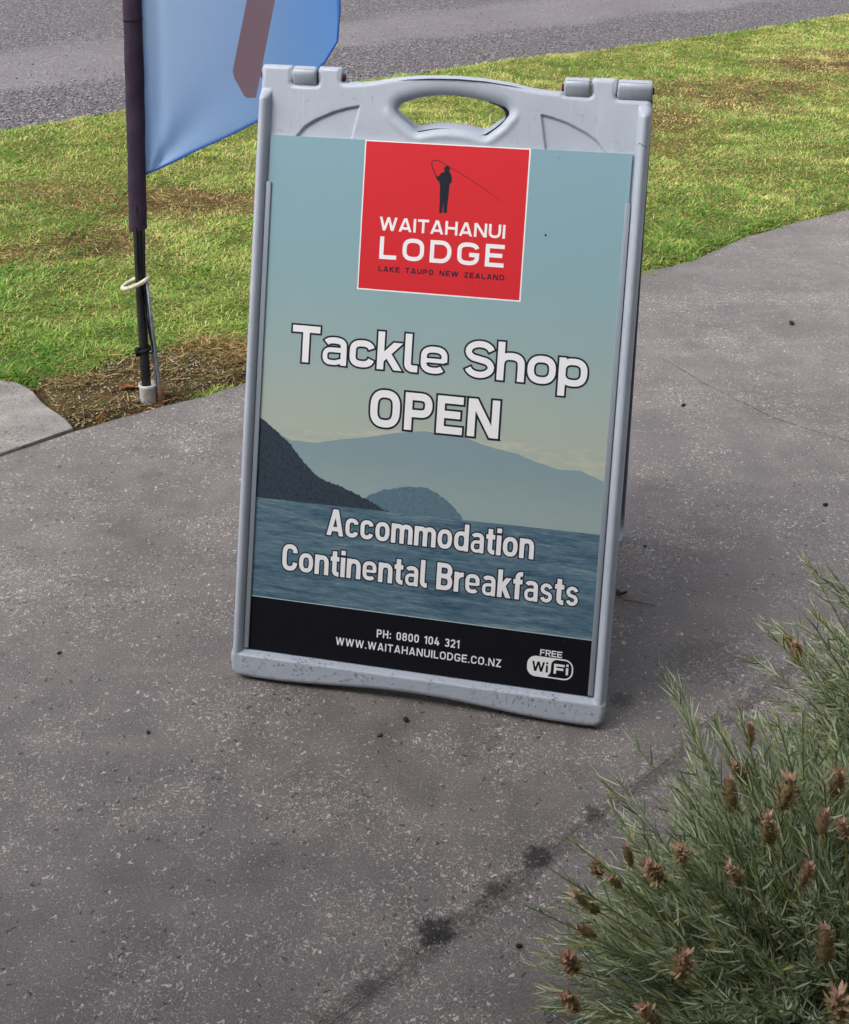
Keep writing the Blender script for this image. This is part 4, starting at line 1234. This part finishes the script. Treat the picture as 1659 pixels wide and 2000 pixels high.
# cloth
bot_x = [0.0, 0.04, 0.12, 0.21, 0.313, 0.391, 0.482, 0.521, 0.527]
bot_z = [0.620, 0.636, 0.672, 0.708, 0.753, 0.806, 0.889, 0.944, 1.02]
def right_x(z):
    return float(np.interp(z, [1.02, 1.5, 1.9, 2.2, 2.4, 2.55, 2.62], [0.527, 0.53, 0.53, 0.50, 0.44, 0.33, 0.262]))
nU, nW = 60, 96
V, F, UV = [], [], []
for j in range(nW + 1):
    t = j / nW
    for i in range(nU + 1):
        s_ = i / nU
        xb = 0.527 * s_
        zb = float(np.interp(xb, bot_x, bot_z))
        zt = 2.60
        z = zb + (zt - zb) * t ** 1.25
        x0 = pole_x(z) + 0.018
        x1 = right_x(max(z, 1.02))
        x = x0 + (x1 - x0) * s_ if z > 1.02 else max(x0 + 1e-4, x0 * (1 - s_) + (0.527 * s_))
        low = math.exp(-((z - 0.65) / 0.22) ** 2)
        r_ = math.hypot(x - 0.04, z - 0.62)
        an = math.atan2(z - 0.62, x - 0.04)
        fold = 0.0045 * math.exp(-(r_ / 0.22) ** 2) * math.sin(9 * an + 0.6) * min(1, r_ / 0.03)
        fold += 0.011 * math.sin(7.5 * x - 2.0 * z + 0.5) * s_ + 0.0035 * math.sin(16 * x + 9 * z) * s_
        fold += 0.004 * math.exp(-((x - 0.075 - 0.05 * (z - 0.7)) / 0.014) ** 2)
        V.append((x, fold + 0.004, z)); UV.append((x, z))
for j in range(nW):
    for i in range(nU):
        a = j * (nU + 1) + i
        F.append((a, a + 1, a + nU + 2, a + nU + 1))
cloth = mk('flag_cloth', V, F, M_flag.m, flag, smooth=True)
lay = cloth.data.uv_layers.new(name='cloth')
for lp in cloth.data.loops:
    lay.data[lp.index].uv = UV[lp.vertex_index]
so = cloth.modifiers.new('thickness', 'SOLIDIFY'); so.thickness = 0.0006
hem = [(V[i][0], V[i][1] - 0.0004, V[i][2]) for i in range(nU + 1)]
hem += [(V[j * (nU + 1) + nU][0], V[j * (nU + 1) + nU][1] - 0.0004, V[j * (nU + 1) + nU][2]) for j in range(1, nW + 1)]
tube('flag_hem', hem, 0.0030, M_hem, cloth, 6)
# cord that ties the sleeve down to the clamp
tube('tie_cord', [(pole_x(0.49) + 0.016, -0.008, 0.49), (0.016, -0.010, 0.42), (0.011, -0.013, 0.33), (0.008, -0.014, 0.25), (0.014, -0.013, 0.19), (0.019, -0.010, 0.150), (0.014, -0.012, 0.143), (-0.004, -0.015, 0.148)], 0.0028, M_cord, flag, 7)
tube('tie_cord', [(pole_x(0.49) - 0.004, -0.012, 0.49), (-0.002, -0.014, 0.40), (0.000, -0.0145, 0.33), (0.006, -0.0145, 0.28)], 0.0026, M_cord, flag, 7)
tube('clamp', [(-0.006 + 0.0165 * math.cos(a), 0.0165 * math.sin(a), 0.150 + 0.003 * math.cos(a)) for a in np.linspace(0, 2 * math.pi, 18)[:-1]], 0.0048, M_cord, flag, 8, closed=True)
tube('clamp_knob', [(-0.022, -0.008, 0.136), (-0.023, -0.010, 0.158)], 0.0065, M_cord, flag, 9)
for zc in (0.075, 0.085, 0.095, 0.105):
    tube('tape_wrap', [(-0.007 + 0.0132 * math.cos(a), 0.0132 * math.sin(a), zc + 0.002 * math.cos(a)) for a in np.linspace(0, 2 * math.pi, 16)[:-1]], 0.0011, M_cord, flag, 5, closed=True)

# ground socket: short white pipe holding the pole
sock = empty('pole_socket', (FB[0] - 0.005, FB[1] + 0.002, 0.0), FA)
tag(sock, 'short dirty white plastic pipe set in the earth round the foot of the flag pole', 'pipe socket')
V, F = [], []
n = 22
prof = [(0.0232, -0.03), (0.0232, 0.040), (0.0242, 0.042), (0.0242, 0.050), (0.0205, 0.0505), (0.0222, 0.0), (0.001, 0.0)]
for (r_, z) in prof:
    for k in range(n):
        a = 2 * math.pi * k / n
        V.append((r_ * math.cos(a), r_ * math.sin(a), z))
for i in range(len(prof) - 1):
    for k in range(n):
        k2 = (k + 1) % n
        F.append((i * n + k, i * n + k2, (i + 1) * n + k2, (i + 1) * n + k))
mk('pipe', V, F, M_pipe.m, sock, smooth=True)

# steel support rod with a cream ring through which the pole passes
hook = empty('support_rod', (FB[0] + 0.030, FB[1] - 0.012, 0.0), FA)
tag(hook, 'thin grey steel rod with a cream ring around the flag pole', 'support rod')
tube('rod', [(0.006, 0, -0.03), (0.000, 0, 0.02), (-0.005, 0, 0.195), (-0.010, 0, 0.345)], 0.0042, M_rod.m, hook, 9)
tube('rod', [(0.0, 0.010, -0.03), (-0.008, 0.010, 0.02), (-0.013, 0.010, 0.195), (-0.016, 0.008, 0.342)], 0.0036, M_rod.m, hook, 9)
tube('ring', [(-0.041 + 0.033 * math.cos(a), 0.012 + 0.029 * math.sin(a), 0.338 + 0.0125 * math.cos(a)) for a in np.linspace(0, 2 * math.pi, 30)[:-1]], 0.0058, M_ring.m, hook, 10, closed=True)
bar = rounded_box('rusty_bar', -0.006, 0.010, -0.0035, 0.0035, -0.04, 0.046, 0.0012, M_rust.m, hook, 2)
bar['label'] = 'rusty flat iron bar at the foot of the rod'

# ------------------------------------------------------------------ lavender
M_lav = foliage_mat('lavender_leaf', 0.6, 0.22, 0.25)
M_lstem = Mat('lavender_stem', rough=0.75, spec=0.2); M_lstem.color(M_lstem.attr('tint'))
M_head = foliage_mat('dried_flower', 0.85, 0.15, 0.1)

def unit(a):
    return a / (np.linalg.norm(a, axis=-1, keepdims=True) + 1e-9)

def bezier(P0, P1, P2, t):
    t = t[..., None]
    return P0 * (1 - t) ** 2 + 2 * P1 * t * (1 - t) + P2 * t ** 2
def bez_d(P0, P1, P2, t):
    t = t[..., None]
    return 2 * (1 - t) * (P1 - P0) + 2 * t * (P2 - P1)

def tubes_np(curves, rads, sides=4):
    """many thin tubes: curves N x K x 3, rads N x K"""
    N, Kp, _ = curves.shape
    tan = unit(np.gradient(curves, axis=1))
    ref = np.broadcast_to(np.array([0.31, 0.77, 0.2]), tan.shape)
    nx_ = unit(np.cross(tan, ref)); ny_ = np.cross(tan, nx_)
    ang = np.arange(sides) * 2 * np.pi / sides
    V = curves[:, :, None, :] + rads[:, :, None, None] * (nx_[:, :, None, :] * np.cos(ang)[None, None, :, None] + ny_[:, :, None, :] * np.sin(ang)[None, None, :, None])
    idx = np.arange(N * Kp * sides).reshape(N, Kp, sides)
    a = idx[:, :-1, :]; b = idx[:, 1:, :]
    F = np.stack([a, np.roll(a, -1, 2), np.roll(b, -1, 2), b], -1).reshape(-1, 4)
    return V.reshape(-1, 3), F

def head_mesh(seed):
    """dried flower spike: whorls of papery bracts with a tuft on top, 1 unit long"""
    g = np.random.default_rng(seed)
    fray = 0.5 + 1.1 * g.random(); tan_ = g.random(); bald = 0.08 * g.random()
    base, d, upv, L, W, col = [], [], [], [], [], []
    pink, brown, olive, dark = (np.array(lin(*c)[:3]) for c in ((206, 164, 152), (182, 150, 122), (172, 164, 116), (118, 94, 78)))
    rows = 11
    for r_ in range(rows):
        t = r_ / (rows - 1)
        rad = 0.17 * math.sin(math.pi * (0.16 + 0.72 * t)) + 0.03
        for q in range(9):
            if g.random() < bald: continue
            a = 2 * math.pi * (q + 0.5 * (r_ % 2)) / 9 + g.normal(0, 0.25)
            o = np.array([math.cos(a), math.sin(a), 0])
            base.append(o * rad * 0.55 + np.array([0, 0, 0.02 + 0.80 * t]))
            d.append(unit(o * (0.35 + fray * g.random()) + g.normal(0, 0.18 * fray, 3) + np.array([0, 0, 0.85]))); upv.append(-o * 0.9 + np.array([0, 0, 0.5]))
            L.append(0.17 * (0.6 + fray * g.random() ** 1.5)); W.append(0.045 + 0.045 * g.random())
            c = olive * (1 - t * tan_) + brown * t * tan_
            c = c * 0.55 + pink * 0.45 if g.random() < 0.25 + 0.35 * t else c
            c = dark if g.random() < 0.07 else c
            col.append(c * (0.65 + 0.6 * g.random()))
    for q in range(7):
        a = 2 * math.pi * q / 7 + g.normal(0, 0.2); o = np.array([math.cos(a), math.sin(a), 0])
        base.append(np.array([0, 0, 0.84])); d.append(unit(o * (0.25 + 0.5 * g.random()) + np.array([0, 0, 1]))); upv.append(o * g.normal(0.2, 0.8)); L.append(0.20 * (0.4 + 0.8 * g.random())); W.append(0.075)
        col.append((pink * 0.8 + brown * 0.2) * (0.7 + 0.6 * g.random()))
    V, F4, F3, nv = strips(np.array(base), np.array(d), np.array(upv), np.array(L), np.array(W), np.full(len(L), 0.25), 3, (0.6, 1.0, 0.7))
    C = np.repeat(np.array(col), nv, axis=0)
    # a plump core so that the spike is solid
    n, zs_ = 8, [0.0, 0.1, 0.3, 0.55, 0.75, 0.9]
    rr = [0.03, 0.075, 0.105, 0.11, 0.08, 0.02]
    b0 = len(V); cv = []
    for z, q in zip(zs_, rr):
        cv += [(q * math.cos(2 * math.pi * k / n), q * math.sin(2 * math.pi * k / n), z) for k in range(n)]
    cf = [[b0 + i * n + k, b0 + i * n + (k + 1) % n, b0 + (i + 1) * n + (k + 1) % n, b0 + (i + 1) * n + k] for i in range(len(zs_) - 1) for k in range(n)]
    V = np.concatenate([V, np.array(cv)]); F4 = np.concatenate([F4, np.array(cf)])
    C = np.concatenate([C, np.tile((brown * tan_ + olive * (1 - tan_)) * 0.7, (len(cv), 1))])
    o = mknp('flower_head', V, F4, F3, M_head.m, colors=C)
    me = o.data
    bpy.data.objects.remove(o)
    return me
HEADS = [head_mesh(s) for s in range(1, 9)]

def lavender(center, rad, n_stem, heads, tips, label, seed, sparse=False):
    g = np.random.default_rng(seed)
    cx, cy = center; rx, ry, rz = rad
    root = empty('lavender_bush', (cx, cy, 0))
    tag(root, label, 'lavender')
    # tips: spread over the dome and through the volume below it
    u = g.random(n_stem); az = g.random(n_stem) * 2 * np.pi
    el = np.arcsin(np.clip(u * 0.98, 0, 1))
    shell = np.where(g.random(n_stem) < 0.62, g.normal(1.0, 0.085, n_stem), g.uniform(0.62, 0.98, n_stem))
    lump = 1 + 0.16 * (vnoise(az * 1.1 + 3, el * 2.2, 1.3, seed) - 0.5)
    shell = shell * lump
    T = np.stack([rx * np.cos(az) * np.cos(el) * shell, ry * np.sin(az) * np.cos(el) * shell, rz * np.sin(el) * shell + 0.02], 1)
    extra = [np.array(t) - np.array([cx, cy, 0]) for t in tips]
    hs_ = [(np.array(t) - np.array([cx, cy, 0])) * 0.965 for t in heads]
    T = np.concatenate([T, np.array(extra).reshape(-1, 3)])
    nT = len(T)
    P0 = np.stack([T[:, 0] * 0.18 + g.normal(0, 0.03, nT), T[:, 1] * 0.18 + g.normal(0, 0.03, nT), np.zeros(nT)], 1)
    P1 = P0 + (T - P0) * np.array([0.42, 0.42, 0.5]) + np.stack([g.normal(0, .02, nT), g.normal(0, .02, nT), 0.03 + 0.03 * g.random(nT)], 1)
    # extra tips are slender sprigs that stand up out of the mound
    Kp = 9
    tt = np.broadcast_to(np.linspace(0, 1, Kp), (nT, Kp))
    cur = bezier(P0[:, None], P1[:, None], T[:, None], tt)
    rr = np.linspace(0.0022, 0.0007, Kp)[None] * np.ones((nT, 1))
    V, F = tubes_np(cur, rr, 4)
    wood = np.array(lin(92, 74, 60)[:3]); green = np.array(lin(116, 124, 82)[:3])
    tc = np.repeat(np.tile(np.linspace(0, 1, Kp), nT), 4)[:, None]
    col = wood + (green - wood) * np.clip(tc * 1.8 - 0.5, 0, 1)
    o = mknp('stems', V, F, None, M_lstem.m, root, smooth=True, colors=col); o['kind'] = 'stuff'
    # leaves: opposite pairs plus small side tufts, along the upper part of each stem
    node = 24
    t0 = np.where(np.arange(nT) < n_stem, 0.42, 0.38)
    tn = t0[:, None] + (1 - t0)[:, None] * (np.linspace(0, 1, node)[None] ** 0.92)
    Pn = bezier(P0[:, None], P1[:, None], T[:, None], tn)
    Dn = unit(bez_d(P0[:, None], P1[:, None], T[:, None], tn))
    ref = unit(np.cross(Dn, np.broadcast_to(np.array([0.2, 0.35, 0.9]), Dn.shape)))
    ref2 = np.cross(Dn, ref)
    B, D, U, L, W, C, cu = [], [], [], [], [], [], []
    base_c = np.array(lin(164, 173, 138)[:3]); grey = np.array(lin(198, 206, 176)[:3]); ylw = np.array(lin(172, 168, 104)[:3]); deep = np.array(lin(110, 134, 94)[:3])
    tone = g.random(nT)
    for q in range(4):
        ang = (np.arange(node)[None] % 2) * (np.pi / 2) + (q % 2) * np.pi + g.normal(0, 0.35, (nT, node)) + g.random((nT, 1)) * 6.28
        rad_ = ref * np.cos(ang)[..., None] + ref2 * np.sin(ang)[..., None]
        small = q >= 2
        keep = g.random((nT, node)) < (0.93 if not small else 0.55)
        out = (1.15 if not small else 0.8) * (1.0 - 0.55 * (np.linspace(0, 1, node)[None] ** 3)) + g.normal(0, 0.25, (nT, node))
        d_ = unit(Dn * (0.75 + 0.35 * g.random((nT, node)))[..., None] + rad_ * out[..., None])
        len_ = (0.0235 + 0.012 * g.random((nT, node))) * (1 - 0.42 * np.linspace(0, 1, node)[None] ** 4)
        if small: len_ = len_ * 0.55
        B.append(Pn[keep]); D.append(d_[keep]); U.append(unit(Dn * 0.9 - rad_ * 0.25 + g.normal(0, 0.45, Dn.shape))[keep]); L.append(len_[keep])
        W.append((0.0015 + 0.0010 * g.random((nT, node)))[keep]); cu.append((0.10 + 0.60 * g.random((nT, node)))[keep])
        mixv = np.clip(tone[:, None] * 0.6 + 0.5 * g.random((nT, node)), 0, 1)[..., None]
        c = base_c * (1 - mixv) + grey * mixv
        old = (g.random((nT, node)) < 0.13)[..., None]; dp = (g.random((nT, node)) < 0.25)[..., None]
        c = np.where(dp, deep, np.where(old, ylw, c)) * (0.72 + 0.5 * g.random((nT, node)))[..., None]
        C.append(c[keep])
    V, F4, F3, nv = strips(np.concatenate(B), np.concatenate(D), np.concatenate(U), np.concatenate(L), np.concatenate(W), np.concatenate(cu), 3, (0.7, 1.0, 0.85))
    zmask = V[:, 2] < 0.004
    V[zmask, 2] = 0.004
    o = mknp('leaves', V, F4, F3, M_lav.m, root, colors=np.repeat(np.concatenate(C), nv, axis=0)); o['kind'] = 'stuff'
    # flower heads on their own stalks
    for i, h_ in enumerate(hs_):
        b_ = np.array([h_[0] * 0.3, h_[1] * 0.3, 0.0])
        p1 = b_ + (h_ - b_) * np.array([0.5, 0.5, 0.72])
        dirv = unit(h_ - p1)
        dirv = unit(dirv * 0.6 + np.array([0, 0, 0.75]) + g.normal(0, 0.26, 3))
        hl = 0.026 + 0.022 * g.random()
        p2 = h_ - dirv * hl * 0.5
        ts = np.linspace(0.35, 1, 8)
        cv = bezier(b_[None], p1[None], p2[None], ts)
        head = link('flower_head', HEADS[i % len(HEADS)], None, root)
        q = Vector(dirv).to_track_quat('Z', 'Y')
        head.rotation_mode = 'QUATERNION'; head.rotation_quaternion = q @ Matrix.Rotation(g.random() * 6.28, 3, 'Z').to_quaternion()
        head.location = p2; wsc = hl * (1.15 + 0.25 * g.random()); head.scale = (wsc, wsc, hl)
        st_ = tube('flower_stalk', [Vector(p) for p in cv], 0.0011, M_stalk, root, 5)
    return root
M_stalk = plain('flower_stalk', lin(146, 142, 84), 0.7, 0.2)
HEADS1 = [(0.402, 1.20, 0.37), (0.370, 1.125, 0.377), (0.348, 1.08, 0.385), (0.404, 1.054, 0.412), (0.462, 1.057, 0.423), (0.369, 1.001, 0.410), (0.444, 0.979, 0.430), (0.392, 0.938, 0.410),
          (0.196, 1.086, 0.262), (0.208, 1.036, 0.294), (0.228, 1.062, 0.308), (0.278, 1.016, 0.358), (0.248, 1.012, 0.335), (0.178, 1.047, 0.250), (0.173, 1.005, 0.250), (0.154, 0.991, 0.217), (0.151, 0.951, 0.203), (0.224, 0.878, 0.275),
          (0.395, 0.871, 0.388), (0.396, 0.822, 0.360), (0.26, 0.90, 0.322), (0.324, 0.961, 0.385), (0.426, 0.994, 0.428)]
TIPS1 = [(0.304, 1.253, 0.402), (0.312, 1.245, 0.392), (0.328, 1.247, 0.385), (0.27, 1.226, 0.312), (0.219, 1.152, 0.321), (0.231, 1.123, 0.349), (0.378, 1.147, 0.424), (0.346, 1.133, 0.418), (0.282, 1.042, 0.412), (0.135, 1.0, 0.273), (0.156, 1.024, 0.302), (0.175, 1.055, 0.319), (0.405, 1.091, 0.454), (0.44, 1.12, 0.45), (0.36, 1.19, 0.38), (0.33, 1.16, 0.37)]
HEADS2 = [(0.566, 1.53, 0.235), (0.57, 1.56, 0.226)]
TIPS2 = [(0.595, 1.611, 0.347), (0.602, 1.60, 0.335), (0.545, 1.594, 0.237), (0.545, 1.458, 0.328), (0.512, 1.539, 0.205), (0.557, 1.434, 0.349), (0.599, 1.446, 0.402), (0.555, 1.56, 0.25), (0.535, 1.56, 0.24), (0.53, 1.50, 0.27), (0.575, 1.48, 0.33), (0.62, 1.55, 0.36)]
lavender((0.522, 1.0), (0.342, 0.32, 0.39), 1150, HEADS1, TIPS1, 'rounded grey-green lavender bush with many dried brown flower heads beside the path', 21)
lavender((0.83, 1.42), (0.285, 0.28, 0.41), 720, HEADS2, TIPS2, 'grey-green lavender bush with tall leafy sprigs growing behind the one full of dried heads', 22)

# ------------------------------------------------------------------ small litter on the path
M_pod = Mat('seed_pod', rough=0.7, spec=0.3); M_pod.color(M_pod.ramp(M_pod.noise(200, 3), [(0.35, (0.006, 0.005, 0.005, 1)), (0.65, (0.03, 0.022, 0.018, 1))]))
M_pod2 = Mat('brown_seed_pod', rough=0.7, spec=0.3); M_pod2.color(M_pod2.ramp(M_pod2.noise(200, 3), [(0.35, lin(60, 38, 30)), (0.65, lin(120, 82, 66))]))
M_leaf = Mat('dead_leaf', rough=0.8, spec=0.2); M_leaf.color(M_leaf.ramp(M_leaf.noise(70, 4), [(0.35, lin(86, 52, 34)), (0.65, lin(176, 112, 70))]))
M_leaf2 = Mat('dark_dead_leaf', rough=0.7, spec=0.3); M_leaf2.color(M_leaf2.ramp(M_leaf2.noise(60, 4), [(0.35, lin(40, 32, 26)), (0.65, lin(112, 92, 66))]))
def pod(x, y, r_, label, mat, seed):
    g = random.Random(seed)
    bm = bmesh.new()
    bmesh.ops.create_icosphere(bm, subdivisions=2, radius=1)
    for v in bm.verts:
        n_ = 1 + g.uniform(-0.14, 0.14)
        pinch = 1 - 0.35 * max(0, v.co.y)
        v.co = Vector((v.co.x * 0.8 * n_ * pinch, v.co.y * 1.25 * n_, (v.co.z + 0.78) * 0.75 * n_))
    o = bm_obj('seed_pod', bm, mat.m, None, True)
    o.location = (x, y, -0.0003); o.scale = (r_,) * 3; o.rotation_euler = (0, 0, g.uniform(0, 6))
    tag(o, label, 'seed pod')
pod(-0.030, 1.634, 0.0052, 'larger black seed pod on the path in front of the sandwich board', M_pod, 1)
pod(-0.073, 1.596, 0.0044, 'small brown seed pod next to the black one in front of the board', M_pod2, 2)
pod(-0.460, 1.601, 0.0036, 'tiny dark seed pod on the path well left of the board', M_pod, 3)
pod(1.143, 3.444, 0.0085, 'black seed pod on the far path slab beyond the crack near the lawn', M_pod, 4)
pod(0.687, 2.858, 0.0055, 'small black seed pod on the path beside the thin crack', M_pod, 5)
pod(0.906, 2.348, 0.0055, 'black seed pod on the path behind the tall lavender sprigs', M_pod, 6)
pod(0.131, 1.191, 0.0040, 'black seed pod between the worn seam and the lavender bush', M_pod, 7)
pod(0.469, 2.176, 0.0034, 'tiny black seed pod beside the rear foot of the sandwich board', M_pod, 8)
pod(-0.669, 1.809, 0.0036, 'tiny black seed pod alone on the left part of the path', M_pod, 9)
def leaf(name, x, y, L, W, rz, curl, label, mat, z=0.004):
    V, F = [], []
    n = 9
    for i in range(n):
        t = i / (n - 1)
        w = W * math.sin(math.pi * min(1, t * 0.94 + 0.03)) ** 0.8
        for s_ in (-1, -0.5, 0, 0.5, 1):
            V.append(((t - 0.5) * L, s_ * w, curl * L * (abs(s_) ** 1.5) * (0.5 + 0.5 * math.sin(5 * t + s_)) + 0.15 * L * (t - 0.5) ** 2))
    for i in range(n - 1):
        for k in range(4):
            F.append((i * 5 + k, i * 5 + k + 1, i * 5 + k + 6, i * 5 + k + 5))
    o = mk(name, V, F, mat.m, None, True)
    so_ = o.modifiers.new('thickness', 'SOLIDIFY'); so_.thickness = 0.0006
    o.location = (x, y, z); o.rotation_euler = (0, 0, rz)
    tag(o, label, 'leaf')
leaf('dead_leaf', -0.800, 2.925, 0.052, 0.013, 0.15, 0.22, 'curled orange-brown dead leaf on the earth left of the pipe socket', M_leaf, 0.012)
leaf('dead_leaf', 0.392, 1.996, 0.026, 0.008, 0.4, 0.5, 'crumpled dark dead leaf at the right side of the sandwich board', M_leaf2)
o = tube('twig', [(0.393, 1.982, 0.002), (0.415, 1.974, 0.004), (0.436, 1.969, 0.002), (0.452, 1.960, 0.003)], [0.0011, 0.001, 0.0009, 0.0005], M_leaf2.m, None, 6)
tag(o, 'thin brown twig lying by the dark dead leaf on the path', 'twig')
o = tube('twig', [(-0.842, 2.742, 0.012), (-0.834, 2.775, 0.016), (-0.822, 2.806, 0.013)], [0.0022, 0.002, 0.0015], M_leaf.m, None, 6)
tag(o, 'short pale twig on the earth at the corner of the side slab', 'twig')
